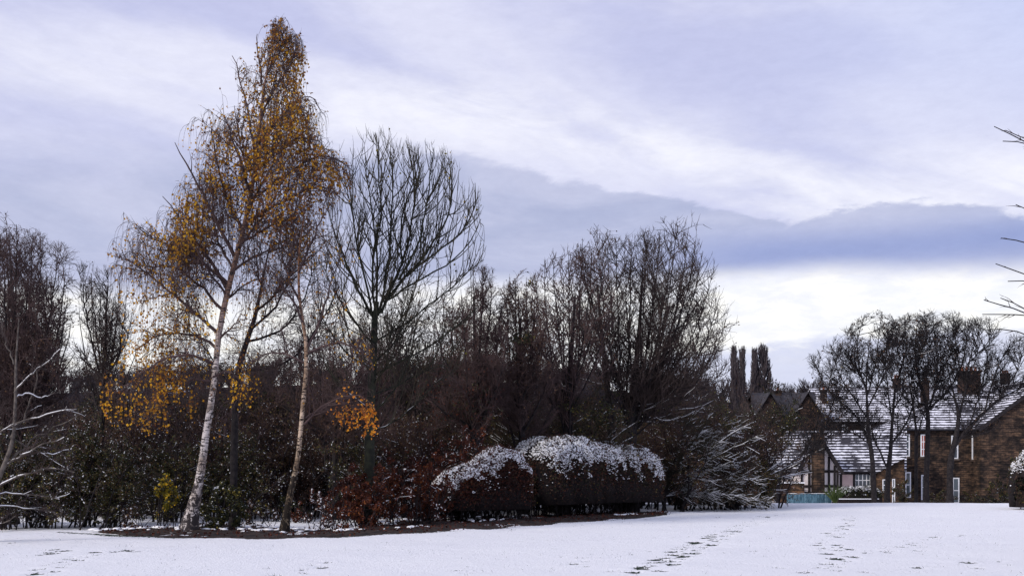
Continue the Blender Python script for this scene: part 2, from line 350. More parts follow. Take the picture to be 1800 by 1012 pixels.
def tree(name, label, cat, Y, trunks, limbs, env, depth, levels, m_trunk='bark', m_twig='twig', seed=1, group=None,
         leaves=(), snow=None, snow_levels=(), trunk_S=9, ground=None, m_limb=None, kink=.04, limb_k=1.0, dens=(1.4, 1.9, 2.5)):
    """trunks: list of [(px,py,r[,dy])...]; limbs: list of ([(px,py)...], r0, dy_end) traced in the plane of the tree and bent in depth"""
    R = np.random.default_rng(seed)
    b = trunks[0][0]; base = P(b[0], b[1], Y); base[2] = gz(base[0], Y) if ground is None else ground
    T = thing(name, tuple(base), label, cat, group)
    e = make_env(env, Y, depth) if env else None
    TS = []
    for tr in trunks:
        a = [np.r_[P(q[0], q[1], Y)+np.array((0, q[3] if len(q) > 3 else 0, 0)), q[2]] for q in tr]
        a[0][2] = min(a[0][2], base[2]-0.1)
        a = resample(a, 22); wob = sn(a[:, :3], 1.1, seed)[:, None]*kink+sn(a[:, :3], 3.1, seed)[:, None]*kink*.3
        pts = a[:, :3]+wob*np.array((1, .5, 0)); rad = a[:, 3]*(1+0.08*sn(a[:, :3], 5, seed))
        rad[0] *= 1.5; rad[1] *= 1.2
        TS.append((pts[None], rad[None]))
    LS = []
    for lb in limbs:
        pl, r0, dy = lb[:3]; r0 = r0*limb_k; n = len(pl)
        a = [P(q[0], q[1], Y)+np.array((0, dy*(k/(n-1))**0.8, 0)) for k, q in enumerate(pl)]
        # re-project so that depth does not move the limb sideways
        a = [P(q[0], q[1], Y+dy*(k/(n-1))**0.8) for k, q in enumerate(pl)]
        p = resample(a, 12); p[1:] += R.normal(size=(11, 3))*0.018
        s = np.linspace(0, 1, 12); LS.append((p[None], (r0*(1-s)**0.8+0.008)[None]))
    sets = []; cur = []
    allL = ([(np.concatenate([p for p, r in LS]), np.concatenate([r for p, r in LS]))] if LS else [])
    for li, L in enumerate(levels):
        src = []
        if li == 0: src = allL if not L.get('from_trunk') else []
        if L.get('from_trunk'): src = src+TS
        if L.get('also_limbs') and li > 0: src = src+allL
        if li > 0 and not L.get('from_trunk'): src = src+[cur]
        if li > 0 and L.get('from_trunk'): src = src+[cur]
        res = []
        for p, r, *x in src:
            if len(p) == 0: continue
            ln = np.linalg.norm(np.diff(p, axis=1), axis=2).sum(1)
            res.append(children(R, p, r, ln, dict(L, n=L['n']*dens[min(li, 2)]), None if L.get('noenv') else e))
        K = res[0][0].shape[1]
        cur = (np.concatenate([x[0] for x in res]), np.concatenate([x[1] for x in res]))
        sets.append(cur)
    V, Fq = tubes(TS, 10); mesh_np('trunk', V, Fq, M[m_trunk], T)
    if LS: V, Fq = tubes(LS, 6); mesh_np('boughs', V, Fq, M[m_limb or m_trunk], T)
    if sets:
        parts = []
        V, Fq = tubes(sets[:1], 4)
        if len(sets) > 1:
            V2, F2 = tubes(sets[1:], 3); Fq = np.concatenate([Fq, F2+len(V)]); V = np.concatenate([V, V2])
        mesh_np('crown', V, Fq, M[m_twig], T)
    for lf in leaves:                                            # dict: mat, n, size, clump, region, hang, lv
        src = sets[-lf.get('lv', 1):]
        pos = along(R, src, int(lf['n']*lf.get('over', 3)))
        k = sn(pos, lf.get('cf', 0.9), seed+lf.get('cs', 0))+R.normal(size=len(pos))*lf.get('cr', 0.15)
        if 'region' in lf:
            ok = np.zeros(len(pos), bool)
            for (x0, y0, x1, y1) in lf['region']:
                a, c = P(x0, y1, Y), P(x1, y0, Y); cx, cz = (a[0]+c[0])/2, (a[2]+c[2])/2; hx, hz = (c[0]-a[0])/2, (c[2]-a[2])/2
                ok |= ((pos[:, 0]-cx)/hx)**2+((pos[:, 2]-cz)/hz)**2 < 1+R.normal(size=len(pos))*0.25
            k = np.where(ok, k, -9); 
        o = np.argsort(-k)[:int(lf['n'])]; o = o[k[o] > -5]; pos = pos[o]
        if len(pos) == 0: continue
        V, Fq = leaf_quads(R, pos, lf['size'], lf.get('hang', .5))
        var = np.clip(R.beta(2, 2, len(pos))*0.9+0.25*sn(pos, 0.7, 3), 0, 1)
        mesh_np('leaves', V, Fq, M[lf['mat']], T, False, var)
    if snow:
        src = [s for i, s in enumerate(sets) if i in snow_levels]
        st = snow_tubes(src, snow.get('thick', .006), snow.get('steep', .8), R, snow.get('cover', .8))+snow_tubes(LS, snow.get('thick', .006), .82, R, 1.0 if len(LS) > 12 else .5)
        if 'below' in snow:
            zb = P(0, snow['below'], Y)[2]
            st = [(p[k], r[k]) for p, r in st for k in [p[:, :, 2].mean(1) < zb+R.normal(size=len(p))*0.5] if k.any()]
        if st:
            V, Fq = tubes(st, 4); mesh_np('snow', V, Fq, M['snow'], T)
    return T

# ------------------------------------------------------------------ ground
FOOT = []
def trail(pts, step=0.55, side=0.13, r=0.13, depth=0.05, jit=0.05, seed=0):
    R = np.random.default_rng(seed)
    g = np.array([(P(a, 0, 3088.0/(b-HZ))[0], 3088.0/(b-HZ)) for a, b in pts])
    d = np.r_[0, np.cumsum(np.linalg.norm(np.diff(g, axis=0), axis=1))]
    for k, s in enumerate(np.arange(0, d[-1], step)):
        x, y = np.interp(s, d, g[:, 0]), np.interp(s, d, g[:, 1]); x2, y2 = np.interp(s+.1, d, g[:, 0]), np.interp(s+.1, d, g[:, 1])
        n = np.array((y2-y, x-x2)); n = n/(np.linalg.norm(n)+1e-6)
        sd = side*(1 if k % 2 else -1)
        FOOT.append((x+n[0]*sd+R.normal()*jit, y+n[1]*sd+R.normal()*jit, r*R.uniform(.8, 1.25), depth*R.uniform(.5, 1.2), R.uniform()))
trail([(1130, 1012), (1180, 985), (1220, 958), (1290, 930)], 0.42, .17, .15, .085, .08, 1)
trail([(1090, 1010), (1160, 1000), (1210, 965), (1260, 945), (1300, 925), (1350, 905)], 0.5, .16, .13, .07, .08, 11)
trail([(1430, 1012), (1480, 985), (1455, 968), (1450, 950), (1480, 930), (1490, 905)], 0.5, .16, .14, .07, .1, 2)
trail([(1440, 960), (1520, 975), (1580, 970), (1640, 945), (1700, 938)], 0.6, .16, .13, .05, .1, 3)
trail([(1200, 975), (1350, 972), (1500, 968), (1700, 960)], 0.8, .14, .11, .035, .12, 4)
trail([(1000, 1005), (1040, 985), (1080, 975), (1160, 970)], 0.6, .16, .12, .05, .12, 5)
trail([(60, 1010), (115, 985), (150, 975), (210, 965), (230, 972)], 0.42, .15, .13, .07, .1, 6)
trail([(85, 972), (105, 962), (135, 962)], 0.35, .12, .13, .075, .08, 7)
trail([(510, 1010), (545, 1000), (575, 985)], 0.45, .12, .11, .06, .06, 8)
trail([(1550, 1012), (1680, 1000), (1760, 985)], 0.8, .16, .12, .04, .1, 9)
trail([(1060, 915), (1200, 905), (1350, 908), (1400, 900)], 1.0, .2, .13, .035, .2, 10)
trail([(0, 955), (60, 945), (150, 950), (300, 960)], 0.9, .2, .12, .03, .2, 12)
_R = np.random.default_rng(99)
for _ in range(170):
    y = _R.uniform(17, 50); x = _R.uniform(-0.5, 0.5)*y; FOOT.append((x, y, _R.uniform(.06, .13), _R.uniform(.015, .04), _R.uniform(0, .8)))
def axis(fine0, fine1, step, lo, hi):
    a = np.arange(fine0, fine1, step); out = [a]
    s, v, L = step, a[0], []
    while v > lo: s *= 1.18; v -= s; L.append(v)
    out.insert(0, np.array(L[::-1])); s, v, L = step, a[-1], []
    while v < hi: s *= 1.12 if v < 500 else 1.3; v += s; L.append(v)
    out.append(np.array(L)); return np.concatenate(out)
gx = axis(-17, 30, 0.085, -1800, 1800); gy = axis(15, 57, 0.085, -60, 3000)
X, Yg = np.meshgrid(gx, gy); Z = gz(X, Yg)
pp = np.stack([X, Yg, X*0], -1)
near = sm((64-Yg)/8)
Z += near*(0.022*sn(pp, 1.3)+0.008*sn(pp, 5.0, 3)+0.004*sn(pp, 17.0, 9))
bare = np.zeros_like(Z)
for (fx, fy, fr, fd, fv) in FOOT:
    i0, i1 = np.searchsorted(gy, [fy-3*fr, fy+3*fr]); j0, j1 = np.searchsorted(gx, [fx-3*fr, fx+3*fr])
    if i1 <= i0 or j1 <= j0: continue
    xx, yy = X[i0:i1, j0:j1]-fx, Yg[i0:i1, j0:j1]-fy
    rr = np.sqrt(xx**2+(yy*0.8)**2)/fr*(1+0.25*sn(pp[i0:i1, j0:j1], 9, fv))
    Z[i0:i1, j0:j1] += -.55*fd*np.exp(-rr**2*1.2)+fd*0.10*np.exp(-(rr-1.6)**2*6)
    bare[i0:i1, j0:j1] = np.maximum(bare[i0:i1, j0:j1], np.exp(-rr**4*.5)*(0.20+fd*9.0)*(0.6+0.4*fv))
_bx = [xx_/1.0 for xx_ in ()]
_fr = np.array([((a-CX)/F*3088/(b-HZ), 3088/(b-HZ)) for a, b in [(100, 935), (230, 941), (320, 944), (500, 947), (600, 944), (700, 939), (800, 932), (900, 925), (1000, 918), (1080, 911), (1172, 902)]])
_d = np.interp(X, _fr[:, 0], _fr[:, 1])-Yg
_w = np.exp(-np.clip(_d, 0, 9)/.55)*(_d > -.2)*(X > _fr[0, 0])*(X < _fr[-1, 0])
bare = np.maximum(bare, _w*np.clip(.52+.25*sn(pp, .8, 5), 0, .8))
ny, nx = X.shape; idx = np.arange(ny*nx).reshape(ny, nx)
Q = np.stack([idx[:-1, :-1], idx[:-1, 1:], idx[1:, 1:], idx[1:, :-1]], -1).reshape(-1, 4)
def lawn_fn(t, co):
    x, y, z = t.sep(co)[:3]
    a = t.n.new('ShaderNodeAttribute'); a.attribute_name = 'bare'
    fine = t.noise(t.xyz(t.m('MULTIPLY', x, 1.0), t.m('MULTIPLY', y, 0.7), 0.0), 14.0, 5, 0.7)
    n2 = t.noise(t.xyz(t.m('MULTIPLY', x, 0.6), y, 1.0), 1.1, 3, 0.6)
    b = t.m('MULTIPLY_ADD', fine, 1.7, t.m('SUBTRACT', a.outputs['Fac'], 1.25))
    b = t.ss(b, 0.0, 0.12)
    sp = t.ss(t.m('MULTIPLY_ADD', n2, 0.30, fine), 0.795, 0.83)     # tips of grass poking through
    snow = t.mix(t.noise(co, 0.35, 3), (0.81, 0.81, 0.84), (0.87, 0.87, 0.88))
    grass = t.mix(t.noise(co, 20.0, 3), (0.012, 0.022, 0.020), (0.04, 0.055, 0.035))
    c = t.mix(t.m('MAXIMUM', b, t.m('MULTIPLY', sp, 0.6)), snow, grass)
    # the hillside far behind: bare woodland and fields with thin snow
    far = t.ss(y, 95.0, 135.0)
    fn = t.noise(t.xyz(t.m('MULTIPLY', x, 0.02), t.m('MULTIPLY', y, 0.012), 0.0), 2.0, 4, 0.6)
    hill = t.mix(t.ss(fn, 0.66, 0.70), (0.016, 0.014, 0.017), (0.45, 0.45, 0.52))
    c = t.mix(far, c, hill)
    return c, t.m('ADD', fine, t.m('MULTIPLY', t.noise(co, 55.0, 3, .6), 0.5))
M['lawn'] = mat('snowy_lawn', lawn_fn, 0.8, (0.9, 0.05), 0.0)
g = mesh_np('ground', np.stack([X, Yg, Z], -1).reshape(-1, 3), Q, M['lawn'], None, True)
a = g.data.attributes.new('bare', 'FLOAT', 'POINT'); a.data.foreach_set('value', bare.astype(np.float32).ravel())
tag(g, 'snow covered lawn with footprints, falling away to a far wooded hillside', None, None, 'structure')

# grass showing in the footprints
R = np.random.default_rng(3)
pos = []
for (fx, fy, fr, fd, fv) in FOOT:
    n = int(1+fd*90*(0.3+fv)); pos.append(np.stack([fx+R.normal(size=n)*fr*.55, fy+R.normal(size=n)*fr*.55], 1))
y_ = R.uniform(16, 45, 1500); pos.append(np.stack([R.uniform(-.5, .5, 1500)*y_, y_], 1))
pos = np.concatenate(pos); n = len(pos)
b = np.stack([pos[:, 0], pos[:, 1], gz(pos[:, 0], pos[:, 1])-0.03], 1)
dv = nrm(np.stack([R.normal(size=n)*.7, R.normal(size=n)*.7, np.ones(n)], 1)); h = R.uniform(.012, .045, n)[:, None]
sd = nrm(np.cross(dv, R.normal(size=(n, 3))))*.004
V = np.stack([b-sd, b+sd, b+dv*(h+.03)+sd*.3, b+dv*(h+.03)-sd*.3], 1).reshape(-1, 3)
M['grass'] = mat('grass_blades', vary((0.015, 0.028, 0.018), (0.06, 0.065, 0.035), 3), 0.8)
tag(mesh_np('grass', V, np.arange(n*4).reshape(n, 4), M['grass'], None, False), 'short grass blades poking through the trampled snow', 'grass', None, 'stuff')

# soil bed along the front of the thicket
def soil_bed():
    fr = [(175, 937), (230, 941), (320, 944), (420, 947), (500, 947), (600, 944), (700, 939), (800, 932), (900, 925), (1000, 918), (1080, 911), (1140, 905), (1172, 902)]
    bk = [(175, 935), (235, 931), (320, 926), (420, 922), (500, 931), (600, 929), (700, 915), (800, 908), (900, 904), (1000, 901), (1080, 899), (1140, 898), (1172, 900)]
    W = lambda a, b: np.array(((a-CX)/F*3088/(b-HZ), 3088/(b-HZ)))
    f = resample(np.array([np.r_[W(*q), 0] for q in fr]), 260); k = resample(np.array([np.r_[W(*q), 0] for q in bk]), 260)
    s = np.linspace(0, 1, 34)[None, :, None]; G = f[:, None, :2]*(1-s)+k[:, None, :2]*s
    p3 = np.concatenate([G, G[..., :1]*0], -1)
    edge_n = sn(p3[:, 0], 2.3)*0.16+sn(p3[:, 0], 9, 2)*0.10+np.random.default_rng(1).normal(size=260)*.04
    G[:, 0, 1] += edge_n; G[:, 1, 1] += edge_n*.9
    ss_ = np.minimum(s[..., 0]*8, (1-s[..., 0])*8); prof = np.clip(ss_, 0, 1)**.5
    zz = gz(G[..., 0], G[..., 1])-0.03+prof*(0.07+0.05*np.clip(sn(p3, 1.5), -.6, 1)+0.03*sn(p3, 7, 4))
    V = np.concatenate([G, zz[..., None]], -1)
    i = np.arange(260*34).reshape(260, 34)
    Q = np.stack([i[:-1, :-1], i[1:, :-1], i[1:, 1:], i[:-1, 1:]], -1).reshape(-1, 4)
    tag(mesh_np('soil_bed', V.reshape(-1, 3), Q, M['soil']), 'strip of dark bare soil under the trees and hedge', None, None, 'structure')
    R = np.random.default_rng(8); n = 3800
    a, b = R.integers(0, 259, n), R.integers(1, 33, n); p = V[a, b]+R.normal(size=(n, 3))*np.array((.08, .08, .008))+np.array((0, 0, .012))
    U_, Fq = leaf_quads(R, p, .06, 0.0); var = R.beta(1.2, 2.5, n)
    tag(mesh_np('leaf_litter', U_, Fq, M['russet'], None, False, var), 'fallen brown and orange leaves scattered on the soil bed', 'leaf litter', None, 'stuff')
    n = 420; a = R.integers(0, 259, n); p = V[a, R.integers(14, 33, n)]+R.normal(size=(n, 3))*np.array((.15, .1, 0)); p[:, 2] += .02
    p = p[(sn(p, .8, 5) > 0.05)]
    U_, Fq = lumps(R, p, .10, .3); tag(mesh_np('snow_patches', U_, Fq, M['snow']), 'thin patches of snow lying on the dark soil bed', 'snow', None, 'stuff')
soil_bed()

# ------------------------------------------------------------------ hero trees
BIRCH_T = [[(333, 932, .22), (341, 900, .15), (346, 865, .125), (358, 800, .102), (365, 710, .088), (377, 640, .082), (384, 570, .078), (401, 510, .076), (411, 450, .072), (431, 390, .062), (443, 330, .052), (452, 270, .05), (454, 210, .038), (465, 150, .030), (479, 90, .02), (489, 32, .006)]]
BL = [([(408, 470), (385, 430), (372, 380), (380, 330)], .03, 1.1), ([(446, 320), (425, 270), (415, 215), (412, 185)], .026, .9), ([(432, 385), (455, 330), (480, 290), (500, 240)], .03, 1.2), ([(415, 440), (450, 400), (485, 340), (510, 300)], .03, -1.2), ([(398, 520), (370, 480), (345, 440), (330, 430)], .026, -1.3), ([(452, 280), (475, 230), (490, 190), (505, 150)], .022, -1.0), ([(376, 640), (340, 622), (300, 625), (250, 650), (212, 690)], .035, -1.0), ([(378, 610), (350, 590), (310, 582), (265, 592), (228, 622)], .035, .9),
      ([(383, 585), (345, 550), (300, 515), (255, 475), (213, 450)], .04, -.6), ([(392, 545), (350, 500), (315, 470), (280, 462), (240, 490)], .035, .7),
      ([(400, 510), (365, 450), (325, 400), (300, 362), (288, 345)], .045, .3), ([(403, 500), (350, 455), (300, 430), (262, 420), (242, 400)], .035, -.8),
      ([(412, 450), (385, 400), (360, 350), (335, 300), (308, 252)], .045, -.3), ([(425, 410), (400, 350), (378, 280), (370, 215)], .04, .8),
      ([(440, 340), (425, 290), (405, 230), (395, 205)], .035, -.9), ([(450, 280), (440, 220), (425, 150), (410, 98)], .03, .2),
      ([(452, 230), (470, 180), (500, 130), (525, 90)], .028, .3), ([(466, 150), (478, 105), (482, 70), (480, 45)], .014, .3), ([(470, 130), (490, 95), (498, 65), (500, 48)], .014, -.3), ([(476, 110), (498, 85), (512, 68)], .012, .2), ([(455, 190), (490, 150), (515, 110), (522, 65)], .022, -.4),
      ([(460, 150), (455, 110), (451, 60)], .018, .1), ([(448, 300), (490, 262), (530, 238), (560, 250)], .03, -.5),
      ([(450, 260), (500, 200), (530, 170), (552, 160), (562, 190)], .028, .6), ([(440, 350), (500, 310), (550, 275), (590, 270), (612, 296)], .035, .3),
      ([(430, 390), (490, 360), (540, 330), (575, 322), (598, 350)], .035, -.7), ([(420, 430), (470, 400), (520, 380), (552, 402)], .035, .8),
      ([(405, 480), (450, 450), (490, 432), (522, 452)], .03, -.8), ([(395, 530), (430, 500), (465, 488)], .025, .7),
      ([(382, 600), (410, 570), (436, 556)], .022, -.5), ([(372, 670), (340, 665), (295, 690), (262, 720)], .025, .5), ([(372, 665), (400, 650), (425, 665), (436, 700)], .022, -.4)]
BENV = [(488, 16), (503, 44), (528, 58), (536, 90), (524, 145), (566, 158), (570, 255), (614, 272), (612, 340), (592, 375), (560, 425), (520, 480), (480, 530), (450, 600), (444, 700), (425, 780), (330, 770), (250, 765), (190, 735), (190, 680), (215, 600), (222, 500), (203, 448), (240, 385), (283, 400), (288, 345), (328, 300), (303, 245), (340, 210), (370, 190), (395, 188), (418, 170), (404, 94), (442, 108), (462, 60)]
tree('birch_tree', 'tall leaning silver birch with white trunk and golden hanging leaves', 'tree', 29.6, BIRCH_T, BL, BENV, 2.3,
     [dict(n=4.2, t0=.08, ang=42, angsd=12, len=1.5, fall=.5, trop=(0, 0, .35), wig=.10, K=6, r=.014, rmin=.004, from_trunk=False),
      dict(n=4.4, t0=.1, ang=48, len=.75, fall=.4, trop=(0, 0, -.5), wig=.12, K=5, r=.006, rmin=.0030, also_limbs=True),
      dict(n=4.0, t0=.2, ang=50, len=.95, fall=.2, trop=(0, 0, -5.5), wig=.06, K=6, r=.0035, rmin=.0026)],
     'birch', 'twig_red', 11, m_limb='twig_red', dens=(1.3, 1.6, 1.45), kink=.08,
     leaves=[dict(mat='gold', n=10500, size=.066, cf=1.5, cr=.6, over=5, lv=2, region=[(425, 40, 540, 260), (440, 150, 545, 330), (345, 205, 440, 340), (290, 330, 370, 470), (550, 265, 614, 345), (400, 230, 570, 430)]), dict(mat='gold', n=8000, size=.06, cf=1.2, cr=.5, over=2.5, lv=2),
             
             dict(mat='yellow', n=1000, size=.07, cf=1.6, cr=.4, region=[(190, 640, 330, 765), (215, 540, 260, 700), (390, 640, 445, 720)], over=40, lv=2),
             dict(mat='yellow', n=500, size=.062, cf=1.3, cs=4, region=[(210, 500, 440, 660)], over=12, lv=2)])
# slender second birch, almost bare
tree('birch_tree', 'slender mossy birch with thin crooked trunk and one low orange spray', 'tree', 29.0,
     [[(499, 937, .12), (508, 890, .088), (517, 825, .070), (531, 765, .060), (534, 700, .056), (541, 640, .055), (541, 600, .05), (533, 565, .042), (526, 530, .035), (524, 470, .028), (529, 400, .025), (536, 335, .008)]],
     [([(541, 610), (565, 560), (580, 500), (600, 450)], .028, .5), ([(535, 570), (510, 520), (480, 480), (455, 470)], .024, -.6), ([(527, 530), (500, 470), (490, 410), (495, 360)], .024, .4),
      ([(525, 480), (550, 420), (570, 370), (575, 330)], .022, -.4), ([(540, 640), (500, 620), (460, 620), (430, 650)], .022, .6), ([(541, 620), (590, 600), (630, 610), (655, 640)], .024, -.5),
      ([(535, 745), (560, 715), (592, 700), (625, 692), (652, 702), (660, 722)], .022, -.5), ([(537, 735), (575, 712), (610, 700), (640, 690)], .018, .3), ([(525, 450), (515, 400), (520, 350), (545, 310)], .018, .1)],
     [(545, 295), (600, 330), (625, 430), (660, 560), (668, 700), (662, 790), (590, 790), (540, 780), (470, 760), (425, 700), (435, 560), (470, 420), (490, 340)], 2.0,
     [dict(n=3.4, t0=.08, ang=42, len=1.2, trop=(0, 0, .3), wig=.12, K=6, r=.012, rmin=.004),
      dict(n=3.8, t0=.1, ang=48, len=.7, trop=(0, 0, -.6), wig=.13, K=5, r=.005, rmin=.003, also_limbs=True),
      dict(n=3.0, t0=.2, ang=55, len=.5, trop=(0, 0, -2.4), wig=.1, K=4, r=.003, rmin=.0021)],
     'birch2', 'twig_red', 12, m_limb='twig_red', kink=.07,
     leaves=[dict(mat='orange', n=240, size=.07, cf=2.2, cr=.5, region=[(632, 688, 668, 775)], over=120, lv=2), dict(mat='orange', n=230, size=.065, cf=2.4, cr=.6, region=[(580, 685, 650, 768)], over=120, lv=2), dict(mat='gold', n=500, size=.055, cf=.8, over=3, lv=2)])
# bare crooked tree between the birches
tree('bare_tree', 'dark crooked leafless tree between the two birches', 'tree', 31.5,
     [[(412, 925, .13), (410, 830, .11), (412, 740, .10), (416, 666, .09), (427, 620, .08), (447, 568, .06), (460, 507, .045), (468, 466, .03), (480, 420, .01)]],
     [([(452, 545), (475, 530), (490, 500), (530, 470), (560, 440)], .03, .8), ([(420, 656), (452, 645), (490, 650), (534, 615), (570, 553), (600, 500)], .035, -.9),
      ([(435, 600), (480, 590), (520, 560), (545, 500), (550, 450)], .03, .9), ([(460, 507), (450, 460), (445, 410)], .02, -.6), ([(414, 690), (385, 650), (360, 610), (330, 590)], .025, .8),
      ([(440, 580), (490, 540), (510, 480), (515, 420), (530, 380)], .03, -.4)],
     [(440, 390), (500, 360), (560, 370), (615, 450), (620, 600), (600, 720), (480, 740), (380, 720), (320, 640), (330, 560), (420, 480)], 2.2,
     [dict(n=3.6, t0=.1, ang=45, len=1.2, trop=(0, 0, .6), wig=.2, K=6, r=.014, rmin=.005),
      dict(n=4.2, t0=.1, ang=48, len=.7, trop=(0, 0, .3), wig=.2, K=5, r=.006, rmin=.0035, also_limbs=True),
      dict(n=3.4, t0=.2, ang=50, len=.4, trop=(0, 0, .2), wig=.2, K=4, r=.004, rmin=.0028)], 'bark', 'twig', 13,
     leaves=[dict(mat='brownleaf', n=900, size=.05, over=2)])
# ash
AL = [([(659, 562), (630, 514), (602, 448), (583, 396), (570, 345)], .06, .5), ([(654, 555), (642, 486), (623, 419), (618, 362), (606, 312)], .05, -.9),
      ([(661, 550), (664, 486), (661, 410), (647, 339), (642, 258)], .055, .6), ([(664, 555), (682, 486), (687, 410), (692, 329), (687, 262)], .06, -.4),
      ([(670, 550), (701, 476), (720, 424), (730, 362), (725, 282), (714, 248)], .06, .9), ([(700, 492), (739, 429), (753, 339), (762, 260)], .045, -.8),
      ([(680, 526), (739, 457), (787, 395), (800, 339), (790, 277)], .055, .3), ([(715, 486), (768, 443), (815, 410), (838, 362), (836, 322)], .04, .8),
      ([(676, 530), (744, 486), (806, 457), (834, 419), (846, 385)], .04, -.9), ([(654, 661), (697, 637), (749, 614), (806, 571), (845, 535)], .04, -.5),
      ([(654, 694), (700, 678), (745, 650), (800, 640)], .03, .8), ([(651, 647), (621, 633), (583, 590), (549, 524)], .04, -.6), ([(652, 600), (620, 560), (590, 520), (565, 460)], .04, .9),
      ([(660, 545), (650, 470), (672, 390), (665, 300), (660, 235)], .05, -.1), ([(672, 530), (712, 470), (700, 380), (740, 300), (735, 262)], .045, .1),
      ([(656, 600), (700, 580), (760, 530), (800, 500), (850, 455)], .035, .9),
      ([(652, 730), (690, 690), (720, 640), (730, 580)], .03, -.8), ([(652, 720), (610, 690), (575, 650), (555, 600)], .03, .7), ([(654, 640), (690, 610), (715, 560), (725, 510)], .03, .5), ([(655, 660), (620, 610), (605, 560), (600, 500)], .03, -.8), ([(652, 760), (700, 740), (750, 690), (780, 660)], .025, .4), ([(653, 690), (680, 640), (685, 590), (700, 540)], .025, -.3)]
AENV = [(555, 560), (545, 470), (560, 350), (585, 290), (625, 262), (640, 228), (720, 238), (735, 260), (770, 252), (800, 275), (842, 325), (850, 380), (852, 455), (862, 500), (850, 560), (810, 660), (740, 740), (600, 730), (550, 640)]
tree('ash_tree', 'tall leafless tree with upswept shoots like a candelabra', 'tree', 33.0,
     [[(648, 935, .19), (651, 860, .16), (651, 760, .145), (655, 690, .125), (655, 640, .115), (658, 600, .105), (659, 560, .10), (664, 530, .06)]],
     AL, AENV, 2.6,
     [dict(n=4.3, t0=.05, ang=42, angsd=13, len=2.3, fall=.4, trop=(0, 0, 1.5), wig=.06, K=9, r=.015, rmin=.006),
      dict(n=2.1, t0=.08, ang=42, angsd=14, len=1.1, fall=.4, trop=(0, 0, 1.5), wig=.09, K=7, r=.009, rmin=.0052, also_limbs=True),
      dict(n=.8, t0=.2, ang=40, len=.45, trop=(0, 0, 1.5), wig=.07, K=5, r=.006, rmin=.0045)], 'bark_moss', 'twig_olive', 21, dens=(1, 1, 1), limb_k=.62,
     leaves=[dict(mat='olive', n=60, size=.08, over=3)], snow=dict(thick=.001, cover=.3, below=640), snow_levels=())

# ------------------------------------------------------------------ middle and right trees, traced as fans of stems
def fan(base, tips, r=.05, bend=.35, dys=None, seed=0, forks=None):
    """limbs leaving `base` (px,py range) and curving up to each tip"""
    R = np.random.default_rng(seed); out = []
    for k, (tx, ty) in enumerate(tips):
        bx = base[0]+R.normal()*base[2]; by = base[1]+R.uniform(-1, 1)*base[3]
        mx = bx+(tx-bx)*(.5+bend*.5); my = by+(ty-by)*(.5-bend*.15)
        qx = bx+(tx-bx)*(.25+bend*.3); qy = by+(ty-by)*(.22)
        out.append(([(bx, by), (qx, qy), (mx, my), (tx-(tx-mx)*.25, my+(ty-my)*.6), (tx, ty)], r*R.uniform(.7, 1.1), R.uniform(-1, 1)*2.2))
    return out
def dense(n1=3.2, l1=1.3, n2=4.5, l2=.7, n3=4., l3=.38, up=.9, rm=.0045, wig=.14):
    return [dict(n=n1, t0=.08, ang=48, angsd=14, len=l1*1.25, trop=(0, 0, up), wig=wig*.8, K=6, r=.016, rmin=rm*1.3),
            dict(n=n2, t0=.1, ang=42, len=l2, trop=(0, 0, up*.7), wig=wig, K=5, r=.008, rmin=rm, also_limbs=True),
            dict(n=n3, t0=.2, ang=45, len=l3, trop=(0, 0, up*.5), wig=wig, K=4, r=.005, rmin=rm*.8)]
tree('bare_tree', 'broad dense leafless tree with rounded crown above the clipped hedge', 'tree', 46,
     [[(1108, 892, .28), (1108, 830, .25), (1110, 770, .22), (1112, 700, .19), (1118, 640, .12), (1125, 560, .07), (1130, 480, .03)],
      [(1085, 892, .2), (1080, 800, .17), (1070, 700, .14), (1060, 600, .09), (1050, 500, .04)]],
     fan((1110, 740, 8, 45), [(1050, 412), (1083, 420), (1110, 425), (1137, 408), (1160, 404), (1190, 396), (1210, 400), (1235, 440), (1255, 468), (1264, 520), (1277, 560), (1270, 605), (1245, 630), (1180, 420), (1222, 430), (1200, 470), (1150, 450), (1020, 430), (1215, 520), (1235, 560), (1280, 640), (1000, 480), (1035, 470), (1070, 460), (1020, 560), (1100, 480), (1130, 460), (1175, 500), (1060, 540), (1150, 560), (1190, 600), (1230, 660)], .055, .35, seed=4),
     [(985, 640), (990, 470), (1020, 420), (1045, 405), (1080, 412), (1105, 412), (1140, 398), (1175, 398), (1190, 390), (1215, 395), (1238, 425), (1262, 455), (1270, 510), (1284, 560), (1282, 620), (1310, 640), (1290, 720), (1180, 770), (1020, 770)], 4.2,
     dense(2.8, 1.7, 3.0, .95, 2.6, .55, .7, .0066, .15), 'bark', 'twig', 31, limb_k=.72, dens=(1.3, 1.5, 1.25), leaves=[dict(mat='brownleaf', n=2500, size=.06, over=2)],
     snow=dict(thick=.01, cover=.6, below=700, steep=.6), snow_levels=(0,))
tree('bare_tree', 'upright leafless tree with feathery top left of the rounded crown', 'tree', 43,
     [[(990, 900, .2), (995, 800, .17), (1000, 700, .14), (1003, 620, .09), (1010, 520, .04)]],
     fan((998, 740, 6, 50), [(955, 460), (972, 450), (1000, 440), (1024, 422), (1040, 440), (1060, 470), (940, 480), (930, 520), (1075, 520), (990, 470), (1020, 500), (925, 570)], .05, .3, seed=5),
     [(905, 700), (915, 520), (940, 465), (970, 445), (1010, 425), (1030, 415), (1070, 460), (1095, 560), (1090, 720), (1000, 780), (930, 770)], 3.2,
     dense(3.0, 1.3, 3.6, .75, 3.0, .45, .8, .0062, .15), 'bark', 'twig_red', 32, limb_k=.75, dens=(1.2, 1.5, 1.3), leaves=[dict(mat='brownleaf', n=1800, size=.055, over=2)])
